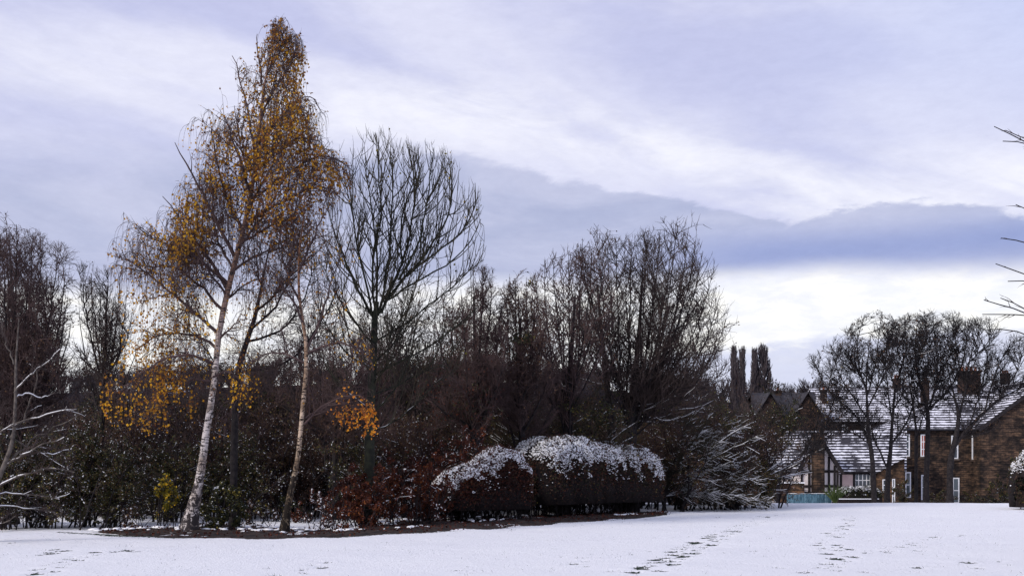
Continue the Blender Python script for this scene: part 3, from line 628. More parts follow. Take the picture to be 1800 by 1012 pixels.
tree('thorn_tree', 'tangled reddish brown thorn tree right of the upswept tree', 'tree', 40,
     [[(838, 905, .16), (838, 800, .14), (836, 700, .10), (834, 600, .05), (832, 520, .02)]],
     fan((838, 760, 8, 50), [(832, 480), (850, 478), (810, 510), (790, 540), (865, 500), (770, 590), (760, 640), (750, 690), (880, 540), (890, 600), (845, 520), (815, 560), (720, 700)], .05, .3, seed=6),
     [(715, 740), (735, 640), (765, 570), (795, 510), (825, 468), (858, 465), (885, 500), (910, 570), (915, 700), (880, 790), (760, 790)], 3.0,
     dense(3.8, 1.1, 5.2, .6, 4.4, .36, .5, .0045, .2), 'bark', 'twig_red', 33, leaves=[dict(mat='russet', n=4200, size=.055, over=2, cf=.9), dict(mat='green', n=2200, size=.06, over=6, region=[(740, 600, 900, 800)])])
tree('thorn_tree', 'tangled brown thorn tree with dark leaf cluster left of the feathery tree', 'tree', 41.5,
     [[(920, 905, .16), (918, 800, .14), (916, 700, .10), (914, 600, .05), (912, 520, .02)]],
     fan((918, 760, 8, 50), [(905, 490), (925, 485), (890, 520), (940, 510), (870, 570), (960, 560), (860, 640), (975, 620), (915, 540), (935, 590), (980, 680)], .05, .3, seed=7),
     [(835, 740), (850, 600), (880, 510), (905, 480), (932, 480), (960, 530), (990, 620), (1000, 740), (960, 800), (850, 800)], 3.0,
     dense(3.8, 1.1, 5.2, .6, 4.4, .36, .5, .0045, .2), 'bark', 'twig_red', 34,
     leaves=[dict(mat='brownleaf', n=5200, size=.055, over=2, cf=.9), dict(mat='green', n=350, size=.10, over=90, cs=3, region=[(893, 594, 935, 612), (925, 480, 945, 500)], lv=2)])
tree('thorn_tree', 'low tangled twiggy thorn tree just left of the upswept trunk', 'tree', 37.5,
     [[(585, 925, .13), (588, 820, .11), (590, 720, .08), (592, 660, .04)]],
     fan((588, 790, 8, 40), [(560, 590), (590, 575), (620, 590), (530, 620), (500, 650), (640, 620), (480, 690), (690, 640), (660, 600), (610, 640), (700, 690)], .04, .3, seed=8),
     [(455, 760), (470, 670), (520, 600), (560, 570), (640, 570), (710, 610), (730, 700), (720, 800), (600, 820), (480, 810)], 2.6,
     dense(3.6, 1.0, 4.8, .6, 4.0, .36, .4, .0042, .2), 'bark', 'twig_red', 35, leaves=[dict(mat='brownleaf', n=4000, size=.05, over=2)])
# arching shrubs carrying snow, right of the hedge
def arch_fan(R, base, n, ang0, ang1, L, droop=.8):
    out = []
    for k in range(n):
        a = math.radians(R.uniform(ang0, ang1)); l = L*R.uniform(.55, 1.1); pts = []
        for s in (0, .25, .5, .75, 1):
            pts.append((base[0]+math.cos(a)*l*s*(1-.0*s)+R.normal()*2, base[1]-math.sin(a)*l*s+droop*l*.22*s*s))
        out.append((pts, R.uniform(.012, .026), R.uniform(-1.5, 1.2)))
    return out
R = np.random.default_rng(41)
tree('snowy_shrub', 'wide arching shrub with snow lined branches right of the clipped hedge', 'shrub', 47,
     [[(1165, 900, .09), (1168, 880, .07), (1172, 860, .05)]],
     arch_fan(R, (1168, 872), 34, 4, 78, 215), [(1085, 895), (1100, 700), (1160, 650), (1260, 640), (1310, 690), (1342, 770), (1360, 850), (1355, 893)], 2.6,
     [dict(n=4.2, t0=.1, ang=32, len=1.1, trop=(.25, 0, -.25), wig=.15, K=6, r=.011, rmin=.006), dict(n=3.0, t0=.1, ang=38, len=.6, trop=(.2, 0, 0), wig=.14, K=5, r=.007, rmin=.0045, also_limbs=True),
      dict(n=2.4, t0=.2, ang=40, len=.35, trop=(0, 0, 0), wig=.14, K=4, r=.005, rmin=.004)], 'bark', 'twig_olive', 42,
     leaves=[dict(mat='brownleaf', n=2500, size=.06, over=2)], snow=dict(thick=.005, cover=.5, steep=.68), snow_levels=(0, 1))
tree('snowy_shrub', 'bushy shrub dusted with snow beside the half timbered house', 'shrub', 50,
     [[(1290, 895, .10), (1290, 870, .08), (1288, 830, .05)]],
     arch_fan(R, (1290, 870), 34, 5, 172, 140, .5), [(1205, 895), (1215, 760), (1250, 690), (1295, 685), (1325, 750), (1345, 820), (1358, 893)], 2.4,
     [dict(n=4.0, t0=.15, ang=35, len=.9, trop=(0, 0, .2), wig=.12, K=5, r=.011, rmin=.006), dict(n=3.6, t0=.1, ang=40, len=.5, trop=(0, 0, -.1), wig=.15, K=5, r=.007, rmin=.0045, also_limbs=True),
      dict(n=3.0, t0=.2, ang=45, len=.3, trop=(0, 0, -.3), wig=.15, K=4, r=.005, rmin=.004)], 'bark', 'twig', 43,
     leaves=[dict(mat='brownleaf', n=9000, size=.07, over=2), dict(mat='green', n=9000, size=.08, over=2, lv=2)], snow=dict(thick=.006, cover=.32, steep=.6), snow_levels=(0, 1))
tree('snowy_shrub', 'fine twigged brownish shrub with snowy low branches behind the clipped hedge', 'shrub', 44,
     [[(985, 905, .10), (985, 870, .08), (985, 830, .05)]],
     arch_fan(R, (985, 850), 34, 15, 165, 190, .4), [(845, 880), (850, 760), (900, 700), (960, 650), (1050, 650), (1100, 700), (1120, 780), (1120, 880)], 2.0,
     [dict(n=3.4, t0=.15, ang=32, len=1.1, trop=(0, 0, .3), wig=.12, K=5, r=.010, rmin=.006), dict(n=3.6, t0=.1, ang=40, len=.6, trop=(0, 0, .1), wig=.15, K=5, r=.006, rmin=.0042, also_limbs=True),
      dict(n=3.0, t0=.2, ang=45, len=.35, trop=(0, 0, 0), wig=.15, K=4, r=.005, rmin=.0035)], 'bark_grey', 'twig_olive', 44,
     leaves=[dict(mat='brownleaf', n=7000, size=.06, over=2), dict(mat='olive', n=160, size=.07, over=30)], snow=dict(thick=.009, cover=.35, steep=.65), snow_levels=(0,))

# ------------------------------------------------------------------ left side
tree('bare_tree', 'big brushy leafless tree filling the left edge of the view', 'tree', 34,
     [[(20, 930, .2), (22, 820, .18), (25, 720, .15), (28, 620, .10), (22, 520, .05), (15, 430, .02)]],
     fan((22, 760, 8, 60), [(-10, 385), (12, 400), (30, 395), (58, 410), (75, 440), (100, 455), (115, 480), (-40, 420), (-70, 480), (120, 520), (125, 570), (50, 470), (-20, 470), (90, 520), (130, 620), (70, 560), (5, 450)], .06, .35, seed=9),
     [(-120, 700), (-110, 460), (-50, 390), (0, 372), (35, 385), (70, 400), (105, 440), (122, 470), (130, 560), (150, 660), (120, 780), (-60, 780)], 3.2,
     dense(3.4, 1.5, 4.4, .8, 3.8, .45, .5, .0044, .17), 'bark', 'twig_red', 51, limb_k=.7, leaves=[dict(mat='brownleaf', n=5000, size=.055, over=2)])
tree('bare_tree', 'slim leafless tree standing between the left edge and the tall birch', 'tree', 39,
     [[(178, 925, .12), (178, 820, .10), (180, 720, .08), (183, 640, .06), (186, 570, .03), (190, 500, .01)]],
     fan((180, 690, 4, 60), [(145, 490), (160, 480), (190, 478), (210, 490), (222, 520), (138, 540), (232, 560), (175, 500), (200, 520), (130, 600), (240, 610)], .03, .3, seed=10),
     [(115, 760), (125, 600), (138, 500), (155, 470), (195, 465), (222, 490), (238, 560), (250, 650), (250, 760)], 1.8,
     dense(3.2, 1.1, 3.8, .6, 3.2, .35, .9, .0042), 'bark', 'twig', 52, leaves=[dict(mat='brownleaf', n=700, size=.05, over=2)])
tree('snowy_shrub', 'pale barked shrub at the left edge with snow along its low spreading branches', 'shrub', 25.5,
     [[(-40, 960, .09), (-25, 890, .075), (0, 834, .06), (22, 775, .045), (26, 700, .035), (24, 627, .025), (32, 560, .01)], [(-40, 960, .07), (-60, 850, .05), (-70, 700, .03), (-60, 600, .01)]],
     [([(-18, 865), (20, 842), (53, 828), (100, 822), (135, 828)], .018, -.5), ([(2, 828), (30, 795), (59, 769), (95, 752), (135, 734)], .018, .4),
      ([(-10, 765), (15, 750), (41, 739), (80, 730), (118, 718)], .015, -.4), ([(-25, 875), (0, 864), (36, 870), (70, 868), (105, 878)], .014, .3),
      ([(-35, 930), (-10, 925), (10, 918), (30, 905)], .012, -.2), ([(18, 770), (45, 730), (60, 690), (68, 640)], .016, .5), ([(25, 690), (50, 660), (80, 640), (105, 615)], .012, -.5),
      ([(24, 640), (10, 600), (0, 560)], .012, .2), ([(0, 835), (-10, 780), (-5, 720), (-12, 660)], .02, .3), ([(22, 770), (60, 790), (90, 800), (120, 790)], .012, .6), ([(5, 815), (40, 800), (75, 780), (110, 770)], .012, -.6),
      ([(-25, 890), (15, 890), (60, 893), (95, 900)], .012, .5), ([(26, 700), (45, 690), (70, 700), (100, 690)], .012, .3)],
     [(-90, 940), (-90, 560), (40, 540), (110, 600), (150, 720), (150, 880), (100, 915)], 1.6,
     [dict(n=4.0, t0=.15, ang=35, len=.7, trop=(.2, 0, .2), wig=.13, K=6, r=.009, rmin=.004), dict(n=4.2, t0=.1, ang=42, len=.4, trop=(.1, 0, 0), wig=.16, K=5, r=.005, rmin=.003, also_limbs=True),
      dict(n=3, t0=.2, ang=45, len=.22, trop=(0, 0, 0), wig=.16, K=4, r=.003, rmin=.0025)], 'bark_grey', 'twig', 53,
     snow=dict(thick=.004, cover=.3, steep=.65), snow_levels=(0,))

# ------------------------------------------------------------------ trees before the houses
HT = [
 ('bare_tree', 'leafless tree with twin curving limbs left of the brick chimney', 62, [[(1365, 905, .16), (1368, 850, .13), (1376, 824, .11)]],
  [([(1376, 826), (1405, 803), (1427, 771), (1440, 735), (1445, 690)], .07, .4), ([(1377, 828), (1410, 815), (1430, 790), (1452, 745), (1470, 690)], .06, -.5), ([(1376, 826), (1372, 780), (1385, 740), (1400, 700)], .04, .5)],
  [(1355, 800), (1365, 700), (1400, 650), (1450, 630), (1500, 650), (1495, 740), (1440, 800)], 2.5),
 ('bare_tree', 'leafless spreading tree with slanting limbs before the half timbered roof', 63, [[(1537, 900, .24), (1536, 850, .2), (1534, 805, .18), (1529, 775, .15), (1525, 739, .12), (1523, 700, .09), (1523, 650, .05), (1530, 590, .02)]],
  [([(1530, 785), (1512, 735), (1480, 707), (1455, 690), (1432, 640)], .08, .6), ([(1524, 690), (1505, 630), (1510, 580), (1520, 552)], .05, -.5), ([(1525, 735), (1495, 690), (1470, 650), (1460, 610)], .05, -.8),
   ([(1523, 700), (1540, 640), (1545, 590), (1550, 548)], .05, .6), ([(1530, 780), (1500, 760), (1465, 755), (1440, 745)], .03, .8), ([(1523, 680), (1490, 620), (1490, 585)], .04, .9), ([(1523, 720), (1550, 670), (1570, 620), (1568, 560)], .05, -.7)],
  [(1428, 780), (1424, 640), (1455, 600), (1490, 575), (1515, 548), (1545, 540), (1575, 560), (1590, 640), (1580, 760), (1500, 790)], 3),
 ('bare_tree', 'leafless tree forking low into a broad vase beside the stone house corner', 64.5, [[(1559, 900, .24), (1560, 850, .21), (1562, 815, .19), (1566, 785, .15), (1569, 740, .12), (1572, 690, .08), (1585, 640, .05), (1600, 590, .02)]],
  [([(1560, 822), (1549, 800), (1535, 770), (1530, 730)], .07, -.7), ([(1566, 780), (1585, 760), (1600, 730), (1610, 690), (1620, 640)], .07, .5), ([(1569, 740), (1560, 690), (1556, 640), (1565, 580)], .05, .6),
   ([(1575, 690), (1610, 640), (1625, 590), (1632, 550)], .05, -.6), ([(1585, 650), (1590, 600), (1590, 556)], .04, .3), ([(1570, 720), (1600, 670), (1640, 640), (1655, 600)], .04, .9)],
  [(1525, 790), (1530, 640), (1560, 570), (1600, 545), (1640, 545), (1665, 590), (1660, 700), (1610, 780)], 3),
 ('bare_tree', 'leafless tree with wavy trunk before the left windows of the stone house', 66, [[(1628, 900, .25), (1629, 830, .22), (1631, 753, .19), (1633, 718, .16), (1619, 682, .12), (1607, 629, .07), (1612, 570, .02)]],
  [([(1633, 718), (1650, 665), (1645, 610), (1640, 548)], .07, .5), ([(1632, 720), (1665, 690), (1690, 650), (1700, 590), (1705, 560)], .07, -.5), ([(1619, 682), (1590, 650), (1575, 610), (1575, 570)], .05, .8),
   ([(1612, 640), (1630, 590), (1625, 545)], .04, -.3), ([(1648, 660), (1675, 620), (1675, 570)], .04, .2), ([(1630, 740), (1610, 700), (1590, 680)], .04, -.6)],
  [(1565, 720), (1562, 600), (1600, 545), (1640, 538), (1690, 550), (1725, 580), (1725, 680), (1670, 740)], 3),
 ('bare_tree', 'leafless tree with thick leaning bough rising right across the stone house', 65, [[(1669, 900, .28), (1670, 850, .25), (1672, 800, .23), (1679, 775, .2), (1684, 752, .17), (1687, 728, .13), (1678, 700, .08), (1668, 660, .05), (1660, 610, .02)]],
  [([(1677, 785), (1697, 757), (1729, 725), (1758, 697), (1800, 680), (1830, 660)], .15, .4), ([(1687, 732), (1697, 682), (1704, 629), (1726, 576)], .08, -.6), ([(1729, 725), (1745, 670), (1765, 620), (1790, 590)], .06, .8),
   ([(1758, 697), (1790, 650), (1800, 610)], .05, -.5), ([(1697, 680), (1680, 620), (1680, 570)], .05, .5), ([(1705, 745), (1720, 700), (1735, 640), (1740, 580)], .05, .2), ([(1678, 700), (1650, 670), (1640, 620)], .04, .6), ([(1700, 640), (1740, 600), (1755, 565)], .04, -.8)],
  [(1630, 740), (1640, 600), (1680, 550), (1730, 555), (1760, 575), (1800, 580), (1850, 600), (1870, 720), (1800, 750), (1700, 770)], 3.2),
 ('bare_tree', 'thin dark leafless tree between the two left windows of the stone house', 67.5, [[(1610, 905, .15), (1610, 830, .13), (1612, 760, .11), (1604, 710, .08), (1596, 650, .04), (1590, 590, .015)]],
  [([(1612, 770), (1625, 720), (1650, 680), (1660, 640)], .04, .4), ([(1606, 715), (1575, 680), (1555, 640), (1545, 600)], .04, -.4), ([(1600, 680), (1615, 630), (1618, 590)], .03, .6)],
  [(1535, 740), (1535, 600), (1580, 570), (1640, 575), (1670, 630), (1660, 720), (1620, 780)], 2.4)]
for i, (nm, lab, Y, tr, lb, env, dp) in enumerate(HT):
    tr = [[(q[0], q[1], q[2]*.76) for q in tr[0]]]; lb = [(a, b*.85, c) for a, b, c in lb]; mx_ = sum(q[0] for q in env)/len(env); env = [(mx_+(q[0]-mx_)*1.14, q[1]) for q in env]
    tree(nm, lab, 'tree', Y, tr, lb, env, dp,
         [dict(n=2.0, t0=.08, ang=50, angsd=16, len=2.3, trop=(0, 0, .5), wig=.2, K=8, r=.024, rmin=.010), dict(n=2.4, t0=.1, ang=48, len=1.0, trop=(0, 0, .5), wig=.22, K=5, r=.013, rmin=.008, also_limbs=True),
          dict(n=2.6, t0=.15, ang=48, len=.5, trop=(0, 0, .5), wig=.2, K=4, r=.008, rmin=.0065)], 'bark', 'bark', 61+i,
         leaves=[dict(mat='brownleaf', n=700, size=.08, over=2)], snow=dict(thick=.006, cover=.12, steep=.6), snow_levels=(0,), dens=(1.9, 2.4, 2.3), ground=float(gz(P(tr[0][0][0], 0, Y)[0], Y)))
# the tree standing just outside the right edge reaches in with a few boughs
tree('bare_tree', 'tree outside the right edge reaching in with a few thin bare twigs', 'tree', 20,
     [[(2010, 1000, .22), (2008, 800, .19), (2005, 600, .15), (2002, 400, .10), (2000, 200, .05), (1998, 60, .01)]],
     [([(2003, 430), (1900, 330), (1800, 248), (1775, 235), (1749, 223)], .022, .0), ([(2003, 400), (1900, 290), (1800, 236), (1768, 229)], .014, .5), ([(2003, 450), (1890, 290), (1800, 247), (1762, 247)], .012, -.4),
      ([(2004, 520), (1900, 410), (1800, 366), (1783, 356)], .012, .3), ([(2004, 560), (1900, 460), (1800, 424), (1760, 419)], .014, -.2), ([(2004, 600), (1900, 510), (1800, 482), (1775, 471), (1748, 463)], .016, .3),
      ([(2004, 620), (1900, 530), (1800, 484), (1773, 495)], .010, .5), ([(2005, 680), (1900, 590), (1810, 551), (1790, 541), (1757, 537), (1730, 528)], .018, -.2), ([(2005, 690), (1880, 570), (1803, 548), (1760, 552), (1728, 553)], .013, .2),
      ([(2005, 700), (1900, 600), (1800, 542), (1785, 530), (1758, 523)], .012, .5), ([(2005, 720), (1900, 620), (1800, 585), (1770, 580), (1728, 577)], .013, .1), ([(2004, 500), (2060, 380), (2100, 300)], .05, .4), ([(2004, 400), (2050, 280), (2080, 180)], .04, -.4)],
     [(1722, 600), (1722, 520), (1745, 455), (1745, 215), (1850, 180), (2000, 40), (2150, 200), (2150, 640), (1850, 640)], 2.0,
     [dict(n=2.1, t0=.35, ang=32, len=.40, trop=(-.2, 0, 0), wig=.14, K=5, r=.006, rmin=.0035), dict(n=1.3, t0=.2, ang=35, len=.2, trop=(0, 0, 0), wig=.15, K=4, r=.004, rmin=.0028)], 'bark', 'twig', 71, limb_k=.7)

# ------------------------------------------------------------------ thicket: prototypes and copies
def bush(name, label, cat, px, base_py, w, h, seed, group=None, stems=16, m_twig='twig', leafs=(), snow=0, trunk='bark', Y=None, n2=4.0, n3=4.0, sparse=1.0, rm=.0045):
    R = np.random.default_rng(seed); Y = 3088/(base_py-HZ) if Y is None else Y
    b = np.array(((px-CX)/F*Y, Y, 0)); b[2] = gz(b[0], b[1]); T = thing(name, tuple(b), label, cat, group)
    st = b+np.stack([R.normal(size=stems)*w*.22, R.normal(size=stems)*w*.12, np.zeros(stems)-.05], 1)
    az = R.uniform(0, 6.28, stems); tl = R.uniform(.05, .75, stems); d = np.stack([np.cos(az)*tl*w/h*1.3, np.sin(az)*tl*.8, np.ones(stems)], 1)
    L = h*R.uniform(.7, 1.02, stems)/np.sqrt(1+(tl*w/h)**2*.5)
    p, L, _ = grow(R, st, d, L, 9, (0, 0, .25), .10)
    s = np.linspace(0, 1, 9); r = R.uniform(.012, .03, stems)[:, None]*(1-s)[None]**.8*h/3+.005
    c1 = children(R, p, r, L, dict(n=3.4*sparse, t0=.06, ang=45, len=h*.26, trop=(0, 0, .2), wig=.15, K=5, r=.010, rmin=rm*1.1))
    c2 = children(R, c1[0], c1[1], c1[2], dict(n=n2*sparse, t0=.1, ang=48, len=h*.14, trop=(0, 0, .1), wig=.2, K=4, r=.006, rmin=rm))
    c3 = children(R, c2[0], c2[1], c2[2], dict(n=n3*sparse, t0=.1, ang=48, len=h*.08, trop=(0, 0, 0), wig=.2, K=3, r=.005, rmin=rm*.8))
    for c in (c1, c2, c3): c[0][..., 2] = np.maximum(c[0][..., 2], b[2]+.02)
    V, Fq = tubes([(p, r)], 5); mesh_np('stems', V, Fq, M[trunk], T)
    V, Fq = tubes([c1[:2], c2[:2], c3[:2]], 3); mesh_np('twigs', V, Fq, M[m_twig], T)
    for (mt, n, size) in leafs:
        pos = along(R, [c2[:2], c3[:2]], n*2); k = sn(pos, 1.3, seed)+R.normal(size=len(pos))*.3; pos = pos[np.argsort(-k)[:n]]+R.normal(size=(n, 3))*.03
        V, Fq = leaf_quads(R, pos, size, .4); mesh_np('leaves', V, Fq, M[mt], T, False, np.clip(R.beta(2, 2, n)+.2*sn(pos, 1, 1), 0, 1))
    if snow:
        q = snow_tubes([c1[:2]], .004, .6, R, snow*.4)
        V, Fq = tubes(q, 3)
        V2, F2 = lumps(R, along(R, [c2[:2]], int(1500*snow)), .017, .7)
        Fq = np.concatenate([np.concatenate([Fq[:, [0, 1, 2]], Fq[:, [0, 2, 3]]]), F2+len(V)]); V = np.concatenate([V, V2])
        mesh_np('snow', V, Fq, M['snow'], T)
    return T
def scatter(proto, spots, used_first=True, label=None, group=None, labels=None):
    for i, (px, Y, s, rot) in enumerate(spots):
        o = proto if i == 0 else copy_tree(proto)
        x = (px-CX)/F*Y; o.location = (x, Y, float(gz(x, Y))-.03); o.scale = (s[0], s[0], s[1]); o.rotation_euler = (0, 0, rot)
        if label and i: o['label'] = label
        if labels: o['label'] = labels[i]
        if group: o['group'] = group
R = np.random.default_rng(77)
pa = bush('thicket_shrub', 'dense dark evergreen shrub low in the thicket behind the trees and hedge', 'shrub', 100, 925, 2.8, 3.6, 81, 'dark leafy shrubs of the thicket', 20, 'twig', [('green', 12000, .055), ('brownleaf', 5000, .05)], .8)
pb = bush('thicket_shrub', 'dense brown twiggy shrub in the middle of the thicket behind the trees and hedge', 'shrub', 300, 920, 3.0, 4.0, 82, 'brown twiggy shrubs of the thicket', 24, 'twig_red', [('brownleaf', 12000, .05)], .5, n2=5.5, n3=5.5)
pc = bush('thicket_shrub', 'tall olive tinged shrub at the back of the thicket behind the trees and hedge', 'shrub', 240, 920, 2.4, 4.6, 83, 'tall olive shrubs of the thicket', 18, 'twig_olive', [('green', 10000, .06), ('brownleaf', 5000, .05)], .5, n2=5.0, n3=5.0)
sa, sb, sc_ = [], [], []
for k, px in enumerate(np.arange(-60, 1100, 62)):                       # near row
    if 425 < px < 600: continue
    Y = (R.uniform(33.5, 37) if px > 230 else R.uniform(29.6, 30.6))+np.interp(px, [620, 700, 820, 1100], [0, 3.0, 11, 15])
    sa.append((px+R.uniform(-15, 15), Y+1.5, (R.uniform(.8, 1.05), R.uniform(.75, 1.0)*(0.62 if 430 < px < 620 else 1)), R.uniform(0, 6)))
for k, px in enumerate(np.arange(-70, 1360, 78)):                       # middle row
    sb.append((px+R.uniform(-20, 20), R.uniform(39, 42)+(9 if px > 820 else 0), (R.uniform(.95, 1.25), R.uniform(.95, 1.15)), R.uniform(0, 6)))
for k, px in enumerate(np.arange(-30, 1340, 90)):                       # back row
    sc_.append((px+R.uniform(-20, 20), R.uniform(45, 49)+(8 if px > 1000 else 0), (R.uniform(1.3, 1.6), R.uniform(1.1, 1.3)), R.uniform(0, 6)))
scatter(pa, sa, group='dark leafy shrubs of the thicket'); scatter(pb, sb, group='brown twiggy shrubs of the thicket'); scatter(pc, sc_, group='tall olive shrubs of the thicket')
pf = bush('bare_sapling', 'tall tangled leafless sapling', 'tree', 240, 0, 3.4, 6.6, 84, 'tangled bare saplings rising out of the thicket', 16, 'twig_red', [('brownleaf', 900, .06)], 0, Y=43, n2=3.4, n3=3.0, rm=.005)
pg = bush('bare_sapling', 'tall tangled leafless sapling', 'tree', 540, 0, 3.8, 6.0, 85, 'tangled bare saplings rising out of the thicket', 18, 'twig', [('brownleaf', 700, .06)], 0, Y=43, n2=3.6, n3=3.2, rm=.005)
SL = ['left of the slim leafless tree', 'between the slim leafless tree and the yellow spray', 'behind the yellow leaves of the tall birch', 'just left of the tall birch trunk', 'just right of the tall birch trunk', 'behind the crooked tree between the birches', 'left of the slender birch trunk', 'right of the slender birch trunk', 'left of the upswept tree trunk', 'right of the upswept tree trunk', 'behind the low bough of the upswept tree', 'at the left foot of the reddish thorn tree', 'between the two thorn trees', 'left of the rounded crown', 'right of the rounded crown', 'above the arching snowy shrub']
SP = [(105, 44, .95, .8), (232, 46, .9, .9), (285, 44, .95, .95), (340, 47, .9, .85), (402, 45, .9, .9), (440, 47, 1.1, 1.1), (492, 45, 1.1, 1.25), (560, 44, 1.1, 1.3), (612, 47, 1.2, 1.3), (690, 45, 1.2, 1.45), (742, 47, 1.2, 1.5), (790, 46, 1.2, 1.6), (885, 48, 1.1, 1.05), (945, 50, 1.1, 1.05), (1215, 54, 1.1, 1.1), (1268, 56, 1.0, 1.05)]
for q, pr in enumerate((pf, pg)):
    k = list(range(q, 16, 2)); scatter(pr, [(SP[i][0], SP[i][1], (SP[i][2], SP[i][3]), i*1.7) for i in k], group='tangled bare saplings rising out of the thicket', labels=['tangled leafless sapling '+SL[i] for i in k])
# beech shrubs and the little yellow bush
bush('beech_shrub', 'russet leaved beech shrub at the left end of the hedge beside the upswept trunk', 'shrub', 640, 925, 2.2, 2.0, 91, None, 18, 'twig_red', [('russet', 7000, .065)], .5)
bush('beech_shrub', 'low dark red beech shrub right of the mossy slender birch', 'shrub', 610, 934, 1.3, 1.15, 92, None, 14, 'twig_red', [('russet', 3200, .055)], .3)
bush('beech_shrub', 'rust brown beech shrub with snow flecks between the tree trunk and the hedge', 'shrub', 715, 921, 2.4, 2.15, 93, None, 20, 'twig_red', [('russet', 9000, .065)], .7)
bush('beech_shrub', 'knee high dark beech growth overlapping the left foot of the domed hedge', 'shrub', 765, 917, 1.8, 1.5, 125, None, 16, 'twig_red', [('russet', 5500, .06)], .6)
bush('beech_shrub', 'ragged reddish beech with snow specks joining the domed hedge at its left top', 'shrub', 745, 0, 2.2, 2.6, 126, None, 20, 'twig_red', [('russet', 6500, .065)], 1.5, Y=38)
bush('beech_shrub', 'taller russet beech shrub with snowy top behind the lower domed hedge', 'shrub', 805, 911, 2.4, 3.2, 94, None, 20, 'twig_red', [('russet', 9000, .07)], .9)
bush('yellow_shrub', 'small bush with yellow leaves left of the tall birch trunk', 'shrub', 284, 931, .9, 1.6, 95, None, 8, 'twig_olive', [('olive', 620, .07), ('green', 500, .06), ('yellow', 45, .08)], 0, sparse=.9)
bush('low_shrub', 'low dark shrub with snow flecks at the foot of the tall birch', 'shrub', 395, 931, 1.7, 1.5, 96, None, 16, 'twig', [('green', 5500, .06)], .8)
bush('low_shrub', 'thin brown shrub with fine snowy twigs between the two birches', 'shrub', 462, 926, 1.1, .9, 97, None, 12, 'twig_red', [('brownleaf', 700, .05)], .9)
bush('low_shrub', 'fine twiggy shrub with snow under the orange leaf spray', 'shrub', 568, 930, 1.3, 1.2, 98, None, 12, 'twig_red', [('russet', 700, .05)], .8)
bush('snowy_bramble', 'snow covered bramble mound behind the gap between the birches', 'shrub', 492, 0, 2.0, 1.15, 120, None, 22, 'twig', [('green', 1500, .05)], 4.0, Y=36)
bush('snowy_bramble', 'snow flecked bramble just right of the slender birch foot', 'shrub', 548, 0, 1.8, .9, 121, None, 20, 'twig_red', [('russet', 900, .05)], 3.5, Y=35)
bush('snowy_bramble', 'tall snow streaked bush rising behind the slender birch', 'shrub', 612, 0, 2.4, 3.6, 122, None, 18, 'twig', [('green', 2500, .06)], 3.5, Y=40)
bush('low_shrub', 'small tangled shrub with pinkish twigs left of the yellow bush', 'shrub', 235, 929, 1.0, .8, 99, None, 11, 'twig_red', [('brownleaf', 500, .05)], .8)

